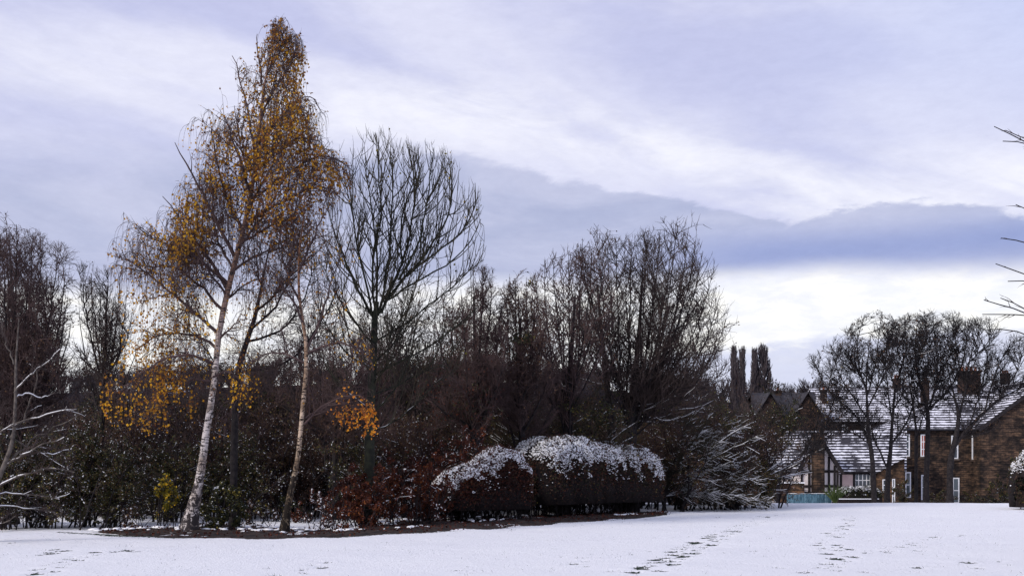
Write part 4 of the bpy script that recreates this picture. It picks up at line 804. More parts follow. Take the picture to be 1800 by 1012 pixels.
# ------------------------------------------------------------------ clipped hedges
def hedge(name, label, A, B, hfn, w, z0, seed, nleaf, mats, nsnow, snow_line, group=None, nl=90, gap_stems=60):
    """A,B ground points (x,y) of the centre line"""
    R = np.random.default_rng(seed); A, B = np.array(A, float), np.array(B, float); L = np.linalg.norm(B-A); t = (B-A)/L; n = np.array((t[1], -t[0]))   # n points to the camera side
    if n[1] > 0: n = -n
    def surf(s, ph, k=1.0):
        e = (1-np.abs(2*s-1)**16)**.5; h = hfn(s)
        c, q = np.cos(ph), np.sin(ph); cc = np.sign(c)*np.abs(c)**.55; qq = np.abs(q)**.45
        off = w*cc*(0.45+.55*e)*k; z = z0+(h-z0)*qq*(0.8+.2*e)*k
        p = A+(B-A)*s[..., None]+n*off[..., None]
        p3 = np.concatenate([p, z[..., None]], -1)
        lump = (0.09*sn(p3, 1.5, seed)+0.09*sn(p3, 4.3, seed+2)+.04*sn(p3, 11, seed+3))
        out = np.concatenate([n*cc[..., None], qq[..., None]], -1)
        return p3+out*lump[..., None]
    mid = (A+B)/2; T = thing(name, (float(mid[0]), float(mid[1]), float(gz(*mid))), label, 'hedge', group)
    s, ph = np.meshgrid(np.linspace(0, 1, nl), np.linspace(0, math.pi, 26), indexing='ij')
    V = surf(s, ph, .93); i = np.arange(nl*26).reshape(nl, 26)
    Q = np.stack([i[:-1, :-1], i[:-1, 1:], i[1:, 1:], i[1:, :-1]], -1).reshape(-1, 4)
    Q = np.concatenate([Q, np.stack([i[:-1, 0], i[1:, 0], i[1:, -1], i[:-1, -1]], -1)])
    for e in (0, nl-1):
        f = i[e]; Q = np.concatenate([Q, np.stack([f[:12], f[1:13], f[::-1][1:13], f[::-1][:12]], -1)])
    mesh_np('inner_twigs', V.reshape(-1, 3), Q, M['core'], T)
    # leaves over the surface and the two ends
    per = int(nleaf/len(mats))
    for mt in mats:
        s = R.uniform(0, 1, per); ph = R.uniform(0, math.pi, per)**1.0; k = .92+R.beta(2, 3, per)*.17; 
        m = R.uniform(size=per) < .14; s = np.where(m, np.where(R.uniform(size=per) < .5, 0.0, 1.0)+0, s); k = np.where(m, R.uniform(0.2, 1, per), k)
        p = surf(s, ph, k)+R.normal(size=(per, 3))*.02
        p = p[p[:, 2] > .05]; V, Fq = leaf_quads(R, p, .062, .2)
        mesh_np('leaves', V, Fq, M[mt], T, False, np.clip(R.beta(1.6, 2.6, len(p))+.25*sn(p, 1.2, seed), 0, 1))
    # stray shoots
    s = R.uniform(0, 1, 500); ph = R.uniform(.1, math.pi-.1, 500); p0 = surf(s, ph, .97); p1 = surf(s, ph, 1.03)
    q, _, _ = grow(R, p0, nrm(p1-p0+R.normal(size=p0.shape)*.03)+np.array((0, 0, .3)), R.uniform(.08, .2, 500), 3, (0, 0, .2), .2)
    V, Fq = tubes([(q, np.full((500, 3), .003))], 3); mesh_np('shoots', V, Fq, M['twig_red'], T)
    # stems in the gap near the ground
    ns = gap_stems; s = R.uniform(0.01, .99, ns); off = R.uniform(-.7, .7, ns)*w; p = A+(B-A)*s[:, None]+n*off[:, None]
    st = np.concatenate([p, gz(p[:, 0], p[:, 1])[:, None]-.05], 1)
    q, _, _ = grow(R, st, np.array([(0, 0, 1.)])+R.normal(size=(ns, 3))*.25, R.uniform(.6, .9, ns), 4, (0, 0, .1), .1)
    c = children(R, q, np.full((ns, 4), .02), np.full(ns, .8), dict(n=9, t0=.1, ang=50, len=.35, K=4, r=.008, rmin=.004, wig=.2))
    V, Fq = tubes([(q, np.full((ns, 4), .022)), c[:2]], 4); mesh_np('stems', V, Fq, M['bark'], T)
    # snow lying on the leaves, thick on top and broken down the sides
    N = nsnow*5; s = R.uniform(0.0, 1.0, N); ph = R.uniform(.12, math.pi-.12, N); p = surf(s, ph, R.uniform(.975, 1.03, N)); h = hfn(s)
    frac = p[:, 2]/np.maximum(h, .1); prob = np.clip((frac-snow_line)/(1-snow_line), 0, 1)**1.2*2.4+.75*sn(p, 3.0, seed)+.75*sn(p, 8, seed+4)-.15
    keep = (R.uniform(size=N) < np.maximum(prob, .05*(sn(p, 2.2, seed+7) > .1))) & (frac > snow_line-.25); p = p[keep][:nsnow]
    V, Fq = lumps(R, p, .028, .65); mesh_np('snow', V, Fq, M['snow'], T)
    return T
W = lambda px, Y: ((px-CX)/F*Y, Y)
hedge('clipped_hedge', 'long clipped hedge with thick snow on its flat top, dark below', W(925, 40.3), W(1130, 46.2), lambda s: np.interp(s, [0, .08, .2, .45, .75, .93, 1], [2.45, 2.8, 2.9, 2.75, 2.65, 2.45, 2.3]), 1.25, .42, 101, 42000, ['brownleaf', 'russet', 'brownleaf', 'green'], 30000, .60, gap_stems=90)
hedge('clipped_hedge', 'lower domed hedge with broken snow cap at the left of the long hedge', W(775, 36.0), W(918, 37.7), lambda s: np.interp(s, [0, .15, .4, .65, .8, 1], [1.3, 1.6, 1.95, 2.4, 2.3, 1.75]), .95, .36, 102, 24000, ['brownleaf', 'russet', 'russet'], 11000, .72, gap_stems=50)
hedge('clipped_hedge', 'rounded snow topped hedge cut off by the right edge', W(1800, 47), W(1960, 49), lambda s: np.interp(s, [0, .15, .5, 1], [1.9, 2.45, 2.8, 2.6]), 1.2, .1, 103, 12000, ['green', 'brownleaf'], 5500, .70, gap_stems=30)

# ------------------------------------------------------------------ houses
def stone_fn(a, b, c, bw=.42, bh=.16):
    def fn(t, co):
        x, y, z = t.sep(co)[:3]; v = t.xyz(t.m('ADD', x, y), z, 0.0)
        n = t.n.new('ShaderNodeTexBrick'); t.l.new(v, n.inputs['Vector']); n.inputs['Scale'].default_value = 1.0
        n.inputs['Brick Width'].default_value = bw; n.inputs['Row Height'].default_value = bh; n.inputs['Mortar Size'].default_value = bh*.09
        n.inputs['Color1'].default_value = a+(1,); n.inputs['Color2'].default_value = b+(1,); n.inputs['Mortar'].default_value = c+(1,); n.inputs['Bias'].default_value = -.1
        g = t.noise(v, 0.9, 5, .65); h = t.noise(t.xyz(t.m('MULTIPLY', x, 2.0), t.m('MULTIPLY', z, 7.0), y), 1.0, 3, .6)
        k = t.mix(t.ss(g, .38, .62), (0.38, 0.38, 0.42), (1.7, 1.45, 1.2)); k2 = t.mix(t.ss(h, .40, .62), (0.5, 0.5, 0.52), (1.35, 1.25, 1.15))
        return t.mix(1.0, t.mix(1.0, n.outputs[0], k, 'MULTIPLY'), k2, 'MULTIPLY'), n.outputs[1]
    return fn
M['stone'] = mat('stone_wall', stone_fn((0.070, 0.052, 0.041), (0.028, 0.024, 0.024), (0.018, 0.016, 0.017)), .9, (0.5, .02))
M['brick'] = mat('brick_wall', stone_fn((0.105, 0.072, 0.048), (0.062, 0.044, 0.034), (0.04, 0.032, 0.03), .23, .08), .9, (0.4, .02))
M['brick_dark'] = mat('sooty_brick', stone_fn((0.036, 0.025, 0.023), (0.022, 0.017, 0.018), (0.012, 0.011, 0.012), .3, .11), .9, (0.4, .02))
def roof_fn(per, amount):
    def fn(t, co):
        x, y, z = t.sep(co)[:3]
        q = t.m('FRACT', t.m('DIVIDE', t.m('ADD', z, 20.0), per))
        n = t.noise(t.xyz(t.m('MULTIPLY', x, 1.6), t.m('MULTIPLY', y, .4), t.m('MULTIPLY', z, 2.6)), 1.1, 5, .65, .3)
        big = t.noise(co, .35, 3, .5)
        k = t.m('ADD', t.m('MULTIPLY', t.m('ABSOLUTE', t.m('SUBTRACT', q, .5)), .62), t.m('MULTIPLY_ADD', n, .75, t.m('MULTIPLY', t.m('SUBTRACT', big, .1), .62)))
        dark = t.ss(k, amount, amount+.05)
        slate = t.mix(t.noise(co, 4.0, 3), (0.020, 0.020, 0.026), (0.055, 0.05, 0.058))
        return t.mix(dark, (0.80, 0.80, 0.86), slate), t.m('MULTIPLY', q, 1.0)
    return fn
M['roof'] = mat('snowy_slates', roof_fn(.21, .70), .7, (0.6, .05))
M['roof_thin'] = mat('snowy_tiles', roof_fn(.21, .67), .7, (0.6, .05))
M['roof_white'] = mat('snow_covered_tiles', roof_fn(.24, .745), .7, (0.5, .05))
M['roof_dark'] = mat('dark_slates', vary((0.02, 0.019, 0.024), (0.05, 0.045, 0.05), 2), .8)
M['timber'] = mat('black_timber', vary((0.012, 0.010, 0.012), (0.03, 0.024, 0.024), 6), .7)
M['plaster'] = mat('pale_plaster', vary((0.70, 0.62, 0.62), (0.80, 0.74, 0.73), 1.2), .85)
M['pink'] = mat('pink_plaster', vary((0.52, 0.38, 0.36), (0.60, 0.46, 0.43), 1.2), .85)
M['white'] = mat('white_paint', vary((0.62, 0.63, 0.66), (0.78, 0.78, 0.80), 5), .5)
M['pane'] = mat('window_glass', vary((0.012, 0.020, 0.028), (0.05, 0.075, 0.09), .8), .08, None, .8)
M['curtain'] = mat('red_curtain_glass', vary((0.20, 0.03, 0.015), (0.35, 0.07, 0.03), 2), .3, None, .5)
M['stone_trim'] = mat('stone_trim', vary((0.05, 0.038, 0.032), (0.10, 0.075, 0.06), 4), .9)
M['iron'] = mat('painted_iron', vary((0.010, 0.011, 0.016), (0.02, 0.02, 0.028), 6), .5)
M['pot'] = mat('clay_pot', vary((0.13, 0.05, 0.03), (0.26, 0.09, 0.045), 6), .8)
M['blue'] = mat('blue_boards', lambda t, co: (t.mix(t.ss(t.noise(t.xyz(t.m('MULTIPLY', t.sep(co)[0], 6.0), 0.0, t.m('MULTIPLY', t.sep(co)[2], 1.2)), 1.5, 4, .7), .35, .65), (0.035, 0.09, 0.13), (0.13, 0.24, 0.31)), t.noise(co, 20.0)), .8, (.3, .01))

class MB:
    def __init__(s): s.v = []; s.f = []
    def quad(s, *p):
        k = len(s.v); s.v += [tuple(map(float, q)) for q in p]; s.f.append(tuple(range(k, k+len(p)))); return s
    def box(s, x0, x1, y0, y1, z0, z1):
        k = len(s.v); s.v += [(x, y, z) for z in (z0, z1) for x, y in ((x0, y0), (x1, y0), (x1, y1), (x0, y1))]
        s.f += [tuple(k+i for i in q) for q in ((0, 3, 2, 1), (4, 5, 6, 7), (0, 1, 5, 4), (1, 2, 6, 5), (2, 3, 7, 6), (3, 0, 4, 7))]; return s
    def prism(s, poly, y0, y1):
        """poly: [(x,z)...] counter clockwise seen from the camera, extruded in y"""
        k, n = len(s.v), len(poly); s.v += [(x, y0, z) for x, z in poly]+[(x, y1, z) for x, z in poly]
        s.f.append(tuple(range(k, k+n))); s.f.append(tuple(reversed(range(k+n, k+2*n))))
        for i in range(n): j = (i+1) % n; s.f.append((k+i, k+n+i, k+n+j, k+j))
        return s
    def slab(s, p, th):
        """closed slab: quad/tri p lifted by th along z"""
        k, n = len(s.v), len(p); s.v += [tuple(map(float, q)) for q in p]+[(float(q[0]), float(q[1]), float(q[2]-th)) for q in p]
        s.f.append(tuple(range(k, k+n))); s.f.append(tuple(reversed(range(k+n, k+2*n))))
        for i in range(n): j = (i+1) % n; s.f.append((k+j, k+i, k+n+i, k+n+j))
        return s
    def beam(s, a, b, w, y0, y1):
        a, b = np.array(a, float), np.array(b, float); d = (b-a)/np.linalg.norm(b-a); n = np.array((-d[1], d[0]))*w/2
        return s.prism([tuple(a-n), tuple(b-n), tuple(b+n), tuple(a+n)], y0, y1)
    def cyl(s, x, y, z0, z1, r0, r1, n=8):
        k = len(s.v)
        for z, r in ((z0, r0), (z1, r1)): s.v += [(x+r*math.cos(6.2832*i/n), y+r*math.sin(6.2832*i/n), z) for i in range(n)]
        for i in range(n): j = (i+1) % n; s.f.append((k+i, k+j, k+n+j, k+n+i))
        s.f.append(tuple(range(k+n, k+2*n))); return s
    def build(s, name, m, parent=None, org=None):
        me = bpy.data.meshes.new(name); o_ = None
        if parent is not None:
            o_ = Vector(parent['org'])
        elif org is not None: o_ = Vector(org)
        me.from_pydata([tuple(Vector(q)-o_) if o_ else q for q in s.v], [], s.f); me.materials.append(M[m]); me.update()
        o = bpy.data.objects.new(name, me); link(o, parent)
        if o_ : o['org'] = tuple(o_)
        if parent is None and o_: o.location = o_
        return o
def house_root(name, loc, label, cat, group=None):
    T = thing(name, loc, label, cat, group); T['org'] = tuple(loc); return T
def zz(py, Y): return EYE+(HZ-py)/F*Y
def xx(px, Y): return (px-CX)/F*Y
def window(T, px0, px1, py0, py1, Y, bars=(1, 1), pane='pane', fr=.07, sill=True, sash=None):
    """frame with glazing bars standing in the wall plane at depth Y; pane set behind it; stone sill and lintel"""
    x0, x1, z1, z0 = xx(px0, Y), xx(px1, Y), zz(py0, Y), zz(py1, Y)
    f = MB().box(x0, x0+fr, Y-.05, Y+.02, z0, z1).box(x1-fr, x1, Y-.05, Y+.02, z0, z1).box(x0+fr, x1-fr, Y-.05, Y+.02, z0, z0+fr).box(x0+fr, x1-fr, Y-.05, Y+.02, z1-fr, z1)
    for i in range(1, bars[0]): c = x0+(x1-x0)*i/bars[0]; f.box(c-.025, c+.025, Y-.045, Y+.02, z0+fr, z1-fr)
    for i in range(1, bars[1]): c = z0+(z1-z0)*i/bars[1]; f.box(x0+fr, x1-fr, Y-.04, Y+.02, c-.03, c+.03)
    w = f.build('window', 'white', T); MB().box(x0+fr*.8, x1-fr*.8, Y-.022, Y+.01, z0+fr*.8, z1-fr*.8).build('pane', pane, w)
    if sill: MB().box(x0-.08, x1+.08, Y-.10, Y+.02, z0-.14, z0-.003).build('sill', 'stone_trim', w)
    return w
def chimney(parent, px0, px1, py0, py1, Y, d=.7, pots=2, m='brick_dark', pot=9):
    x0, x1, z1, z0 = xx(px0, Y), xx(px1, Y), zz(py0, Y), zz(py1, Y)
    c = MB().box(x0, x1, Y, Y+d, z0, z1-.18).box(x0-.06, x1+.06, Y-.06, Y+d+.06, z1-.18, z1); o = c.build('chimney', m, parent)
    p = MB()
    for i in range(pots):
        x = x0+(x1-x0)*(i+.5)/pots; h = pot/F*Y; p.cyl(x, Y+d/2, z1, z1+h, .13, .10).cyl(x, Y+d/2, z1+h, z1+h+.05, .13, .13)
    if pots: p.build('chimney_pots', 'pot', o)
    return o

# --- stone house on the right
def stone_house():
    Y = 85.0; gzv = float(gz(xx(1660, Y), Y)); T = house_root('stone_house', (xx(1660, Y), Y, gzv), 'two storey brown stone house with snowy slate roof on the right', 'house')
    xl, xr = xx(1590, Y), xx(1728, Y); ze = zz(752, Y); d = 9.0; zr = zz(690, Y+4.5)
    MB().box(xl, xr+9, Y, Y+d, gzv-.5, ze).build('wall', 'stone', T)
    # gabled wing, a little nearer, its left roof edge climbing to the right
    Yw = 83.6; wl = xx(1724, Yw); wa = xx(1838, Yw); wr = 2*wa-wl; zwe = zz(752, Yw); zwa = zz(668, Yw)
    MB().prism([(wl, gzv-.5), (wr, gzv-.5), (wr, zwe), (wa, zwa), (wl, zwe)], Yw, Yw+6).build('gable_wall', 'stone', T)
    # main roof: front slope hipped at the left, back slope
    hx = xx(1680, Y+4.5); rx = xr+9.4; o = .3
    r = MB().slab([(xl-o, Y-o, ze-.02), (wl+.3, Y-o, ze-.02), (wl+.3+4.7, Y+4.5, zr), (hx, Y+4.5, zr)], .14)
    r.slab([(hx, Y+4.5, zr), (rx, Y+4.5, zr), (rx, Y+d+o, ze), (xl-o, Y+d+o, ze)], .14); r.slab([(xl-o, Y-o, ze-.02), (hx, Y+4.5, zr), (xl-o, Y+d+o, ze-.02)], .14)
    ro = r.build('roof', 'roof', T)
    chimney(ro, 1693, 1724, 651, 700, Y+4.2, 1.2, 4, 'brick_dark', 7); chimney(ro, 1624, 1634, 668, 705, Y+6, .8, 1, 'brick_dark', 5)
    w = MB().slab([(wl-.25, Yw-.25, zwe-.1), (wa, Yw-.25, zwa+.12), (wa, Yw+8, zwa+.12), (wl-.25, Yw+8, zwe-.1)][::-1], -.13)
    w.slab([(wa+.003, Yw-.25, zwa+.12), (wr+.25, Yw-.25, zwe-.1), (wr+.25, Yw+8, zwe-.1), (wa+.003, Yw+8, zwa+.12)][::-1], -.13); w.build('wing_roof', 'roof_thin', T)
    MB().beam((wl-.25, zwe-.18), (wa, zwa+.03), .26, Yw-.29, Yw-.255).build('bargeboard', 'timber', T)
    MB().box(xl-.2, wl-.26, Y-.42, Y-.30, ze-.20, ze-.06).build('gutter', 'iron', T)
    for px in (1608, 1720): MB().box(xx(px, Y)-.05, xx(px, Y)+.05, Y-.16, Y-.06, gzv, ze-.2).build('drainpipe', 'iron', T)
    for a, b, c, dd, bars, pn in ((1591, 1599, 762, 802, (1, 3), 'pane'), (1618, 1628, 763, 802, (2, 3), 'curtain'), (1672, 1684, 765, 806, (1, 2), 'pane'), (1708, 1717, 765, 807, (1, 2), 'pane'),
                                  (1591, 1601, 829, 874, (1, 2), 'pane'), (1619, 1631, 834, 878, (2, 2), 'pane'), (1674, 1686, 839, 884, (1, 2), 'pane'), (1711, 1719, 838, 886, (1, 3), 'pane')):
        window(T, a, b, c, dd, Y, bars, pn, .09)
stone_house()

# --- half timbered house
def timber_house():
    Y = 78.0; gv = float(gz(xx(1470, Y), Y)); T = house_root('timber_house', (xx(1470, Y), Y, gv), 'low half timbered house with pale panels and snow striped roof', 'house')
    xl, xr = xx(1376, Y), xx(1583, Y); ze = zz(825, Y); zr = zz(756, Y+4); zb = zz(775, Y+2)
    MB().box(xl, xr, Y, Y+8, gv-.3, ze).build('wall', 'plaster', T)
    MB().prism([(xl, ze-.3), (xr, ze-.3), (xr, ze-.02), (xl, ze-.02)], Y+.3, Y+7.7).build('wall_plate', 'timber', T)
    r = MB().slab([(xl-.9, Y-.35, ze-.04), (xr+.3, Y-.35, ze-.04), (xx(1594, Y+4), Y+4, zr), (xx(1384, Y+4), Y+4, zr)], .13)
    r.slab([(xx(1384, Y+4), Y+4, zr), (xx(1594, Y+4), Y+4, zr), (xr+1.6, Y+8.3, ze-.04), (xl-.9, Y+8.3, ze-.04)], .13); r.slab([(xl-.9, Y-.35, ze-.04), (xx(1384, Y+4), Y+4, zr), (xl-.9, Y+8.3, ze-.04)], .13)
    ro = r.build('roof', 'roof_thin', T)
    MB().prism([(xr-.02, ze-.05), (xr+.02, ze-.05), (xr+.02, ze)], Y+.2, Y+7).build('verge', 'timber', T)
    # projecting gable with its framing
    Yg = 76.4; x0, x1, xa = xx(1407, Yg), xx(1473, Yg), xx(1439, Yg); z0 = zz(827, Yg); za = zz(768, Yg)
    MB().prism([(x0, gv-.3), (x1, gv-.3), (x1, z0), (xa, za-.1), (x0, z0)], Yg, Y-.01).build('gable_wall', 'plaster', T)
    g = MB().slab([(x0-.3, Yg-.25, z0-.2), (xa, Yg-.25, za+.05), (xa, Y+3.2, za+.05), (x0-.3, Y+3.2, z0-.2)][::-1], -.12)
    g.slab([(xa+.002, Yg-.25, za+.05), (x1+.3, Yg-.25, z0-.2), (x1+.3, Y+3.2, z0-.2), (xa+.002, Y+3.2, za+.05)][::-1], -.12); g.build('gable_roof', 'roof_thin', T)
    t = MB(); y0, y1 = Yg-.07, Yg-.004
    t.beam((x0-.3, z0-.22), (xa, za+.02), .24, Yg-.30, Yg-.255); t.beam((x1+.3, z0-.22), (xa, za+.02), .24, Yg-.30, Yg-.256)
    for px in (1409, 1422, 1447.5, 1457, 1467, 1472): t.box(xx(px, Yg)-.07, xx(px, Yg)+.07, y0, y1, gv, min(z0, 9)+max(0, (1-abs(xx(px, Yg)-xa)/(x1-xa)))*(za-z0)*.9)
    for py in (828, 854, 866): t.box(x0, x1, y0+.012, y1, zz(py, Yg)-.09, zz(py, Yg)+.09)
    t.build('timber_frame', 'timber', T)
    t = MB(); y0, y1 = Y-.07, Y-.004
    for px in (1378, 1387, 1399, 1478, 1501, 1531, 1552, 1582): t.box(xx(px, Y)-.08, xx(px, Y)+.08, y0, y1, gv, ze-.2)
    t.box(xl, x0-.02, y0+.012, y1, zz(829, Y)-.09, zz(829, Y)+.09).box(x1+.02, xr, y0+.012, y1, zz(857, Y)-.1, zz(857, Y)+.1).box(x1+.02, xr, y0+.012, y1, zz(831, Y)-.1, zz(829, Y)+.1)
    t.build('timber_frame', 'timber', T)
    MB().box(xx(1479.5, Y), xx(1499.5, Y), Y-.03, Y-.002, zz(855, Y), zz(832, Y)).build('pink_panel', 'pink', T)
    window(T, 1502, 1530, 832, 855, Y, (4, 2), 'pane', .06, True)
    window(T, 1399, 1407, 830, 851, Y, (1, 1), 'pane', .05, True)
    for q in T.children:
        if q.name.startswith('window') and False: pass
    # brick chimney breast up the middle of the gable
    c = MB().box(xx(1429, 76), xx(1446.5, 76), 75.6, 76.39, gv-.3, zz(764, 76)).box(xx(1428.3, 76), xx(1447.2, 76), 75.55, 76.42, zz(764, 76), zz(760.5, 76)).build('chimney', 'stone', T)
    # low brick lean-to at the left with snow on its ledge
    MB().box(xx(1350, 74), xx(1414, 74), 74, 77.9, gv-.3, zz(849, 74)).build('lean_to', 'brick', T)
    MB().box(xx(1349, 74), xx(1414.5, 74), 73.9, 77.95, zz(849, 74)+.003, zz(847, 74)).build('ledge_snow', 'snow', T)
    # right hand gable end in brick toward the stone house
    Yb = 77.0; a, b = xx(1543, Yb), xx(1590, Yb)
    MB().prism([(a, gv-.3), (b, gv-.3), (b, zz(806, Yb)), (a, zz(831, Yb))], Yb, Y-.42).build('side_wall', 'brick', T)
    MB().slab([(a-.25, Yb-.2, zz(832.5, Yb)), (b+.05, Yb-.2, zz(803.5, Yb)), (b+.05, Y+1.5, zz(803.5, Yb)), (a-.25, Y+1.5, zz(832.5, Yb))][::-1], -.10).build('side_roof', 'roof_thin', T)
    window(T, 1551, 1560, 842, 862, Yb, (1, 2), 'pane', .06); window(T, 1568, 1573, 841, 886, Yb, (1, 3), 'pane', .06)
timber_house()

def back_house(name, label, Y, pxl, pxr, py_e, py_r, m_roof, m_wall='brick_dark', chim=(), win=(), d=4.5, hipl=0, hipr=0, verge=True):
    gv = float(gz(xx((pxl+pxr)/2, Y), Y)); T = house_root(name, (xx((pxl+pxr)/2, Y), Y, gv), label, 'house')
    xl, xr, ze, zr = xx(pxl, Y), xx(pxr, Y), zz(py_e, Y), zz(py_r, Y+d)
    MB().prism([(Y, gv-.5)], 0, 0) if False else None
    m = MB().box(xl, xr, Y, Y+2*d, gv-.5, ze)
    if not hipl: m.quad((xl+.01, Y, ze), (xl+.01, Y+d, zr-.1), (xl+.01, Y+2*d, ze)); m.quad((xl+.12, Y, ze), (xl+.12, Y+d, zr-.1), (xl+.12, Y+2*d, ze))
    m.build('wall', m_wall, T)
    a, b = xx(pxl+hipl, Y+d)-(0 if hipl else .3), xx(pxr-hipr, Y+d)+(0 if hipr else .3)
    r = MB().slab([(xl-.3, Y-.3, ze-.05), (xr+.3, Y-.3, ze-.05), (b, Y+d, zr), (a, Y+d, zr)], .15).slab([(a, Y+d, zr), (b, Y+d, zr), (xr+.3, Y+2*d+.3, ze-.05), (xl-.3, Y+2*d+.3, ze-.05)], .15)
    if hipl: r.slab([(xl-.3, Y-.3, ze-.05), (a, Y+d, zr), (xl-.3, Y+2*d+.3, ze-.05)], .15)
    if hipr: r.slab([(xr+.3, Y-.3, ze-.05), (xr+.3, Y+2*d+.3, ze-.05), (b, Y+d, zr)], .15)
    ro = r.build('roof', m_roof, T)
    for c in chim: chimney(ro, *c)
    for w in win: window(T, *w[:4], Y, w[4], 'pane', .10)
    return T
back_house('brick_house', 'dark brick house with wide snow covered roof behind the half timbered house', 104, 1430, 1606, 738, 680, 'roof_white', chim=[(1446, 1454, 684, 715, 106, .9, 1, 'brick_dark', 4), (1574, 1584, 664, 690, 108, .9, 2, 'brick_dark', 5)],
           win=[(1573, 1583, 741, 748, (2, 1)), (1480, 1490, 746, 758, (2, 1)), (1520, 1530, 746, 758, (2, 1))])
back_house('terraced_house', 'long terraced house with thin snow along its ridge behind the stone house', 122, 1600, 1860, 705, 677, 'roof', chim=[(1764, 1776, 655, 682, 126, .9, 3, 'brick_dark', 4)])
bh = back_house('terraced_house', 'sooty brown house with orange chimney pot left of the snow roofed house', 98, 1326, 1428, 735, 690, 'roof_dark', chim=[(1364, 1374, 686, 700, 102, .9, 1, 'brick_dark', 5)], win=[(1352, 1360, 742, 756, (2, 1)), (1398, 1406, 744, 758, (2, 1))])
def gablet(T, pxc, hw, pye, pya, Y):
    x0, x1, xa = xx(pxc-hw, Y), xx(pxc+hw, Y), xx(pxc, Y); z0, za = zz(pye, Y), zz(pya, Y)
    MB().prism([(x0, z0-2.5), (x1, z0-2.5), (x1, z0), (xa, za-.1), (x0, z0)], Y, Y+1.3).build('gable_wall', 'brick_dark', T)
    MB().slab([(x0-.25, Y-.2, z0-.15), (xa, Y-.2, za), (xa, Y+3.5, za), (x0-.25, Y+3.5, z0-.15)][::-1], -.10).slab([(xa+.002, Y-.2, za), (x1+.25, Y-.2, z0-.15), (x1+.25, Y+3.5, z0-.15), (xa+.002, Y+3.5, za)][::-1], -.12).build('gable_roof', 'roof_dark', T)
gablet(bh, 1354, 21, 728, 690, 96.7); gablet(bh, 1420, 24, 732, 690, 96.7)

# --- fence, garden wall and plants in front of the houses
def blue_fence():
    Y = 64.5; x0, x1 = xx(1386, Y), xx(1461, Y); gv = float(gz((x0+x1)/2, Y)); zt = zz(868, Y)
    T = house_root('board_fence', ((x0+x1)/2, Y, gv), 'weathered blue board fence at the edge of the lawn', 'fence'); n = 22; R = np.random.default_rng(4); m = MB()
    for i in range(n):
        a = x0+(x1-x0)*i/n; m.box(a+.008, a+(x1-x0)/n-.008, Y, Y+.03, gv-.1, zt+R.uniform(-.03, .03))
    m.build('boards', 'blue', T); MB().box(x0, x1, Y+.032, Y+.09, zt-.25, zt-.16).box(x0, x1, Y+.032, Y+.09, gv+.15, gv+.25).build('rail', 'blue', T)
    for k in range(4):
        a = x0+(x1-x0)*k/3; MB().box(a-.05, a+.05, Y+.095, Y+.19, gv-.1, zt+.06).build('post', 'blue', T)
    MB().box(x0, x1, Y-.01, Y+.04, zt+.033, zt+.06).build('snow', 'snow', T)
blue_fence()
hedge('garden_hedge', 'low dark garden hedge with snowy top right of the blue fence', W(1468, 68.5), W(1545, 69.5), lambda s: np.interp(s, [0, .2, .8, 1], [.45, .66, .72, .5])+0*s, .6, -1.2, 104, 7000, ['green'], 1300, .5, gap_stems=12)
def spiky():
    R = np.random.default_rng(6); Y = 64; b = np.array((xx(1468, Y), Y, float(gz(xx(1468, Y), Y)))); T = thing('spiky_plant', tuple(b), 'green spiky plant at the right end of the blue fence', 'plant')
    n = 90; a = R.uniform(0, 6.28, n); t = R.uniform(.1, .7, n); d = np.stack([np.cos(a)*t, np.sin(a)*t, np.ones(n)], 1)
    p, _, _ = grow(R, np.repeat(b[None], n, 0), d, R.uniform(.9, 1.35, n), 5, (0, 0, -.4), .03); s = np.linspace(0, 1, 5)
    V, Fq = tubes([(p, np.repeat((.022*(1-s)**.7+.003)[None], n, 0))], 3); M['spike'] = mat('green_blades', vary((0.05, 0.08, 0.02), (0.12, 0.16, 0.05), 3), .6); mesh_np('leaves', V, Fq, M['spike'], T)
spiky()
def low_wall():
    Y = 63.0; x0, x1 = xx(1475, Y), xx(1545, Y); gv = float(gz((x0+x1)/2, Y))
    T = house_root('rail_fence', ((x0+x1)/2, Y, gv), 'low snow topped rail fence in front of the garden hedge', 'fence')
    MB().box(x0, x1, Y, Y+.05, zz(880, Y), zz(877, Y)).build('rail', 'timber', T); MB().box(x0, x1, Y-.01, Y+.06, zz(877, Y)+.003, zz(875.6, Y)).build('snow', 'snow', T)
    for k in range(5): a = x0+(x1-x0)*k/4; MB().box(a-.04, a+.04, Y+.053, Y+.13, gv-.1, zz(876, Y)).build('post', 'timber', T)
low_wall()
pd = bush('garden_shrub', 'dark leafless garden shrub before the stone house', 'shrub', 1600, 0, 2.0, 2.6, 111, 'garden shrubs before the houses', 14, 'twig', [('green', 2500, .09), ('brownleaf', 1500, .08)], .2, Y=72, rm=.007)
scatter(pd, [(1582, 72, (.7, .75), 0), (1650, 74, (.8, .55), 1), (1750, 76, (1.1, .8), 2), (1338, 66, (.8, 1.1), 3), (1702, 73, (.6, .5), 4), (1790, 72, (1.0, 1.25), 2.2)], group='garden shrubs before the houses', labels=['low leafless shrub where the half timbered house meets the stone house', 'low shrub between the second and third trunks before the stone wall', 'broad dark shrub before the blank right part of the stone wall', 'tall dark shrub left of the blue board fence', 'smallest shrub under the drainpipe of the stone house', 'tall dark shrub behind the rounded hedge at the right edge'])
pe = bush('yard_tree', 'dark bushy tree among the back gardens between the shrubs and houses', 'tree', 1400, 0, 5, 8, 112, 'bushy trees in the back gardens', 16, 'twig_red', [('brownleaf', 6000, .12), ('green', 5000, .12)], .25, Y=90, rm=.010, sparse=.45)
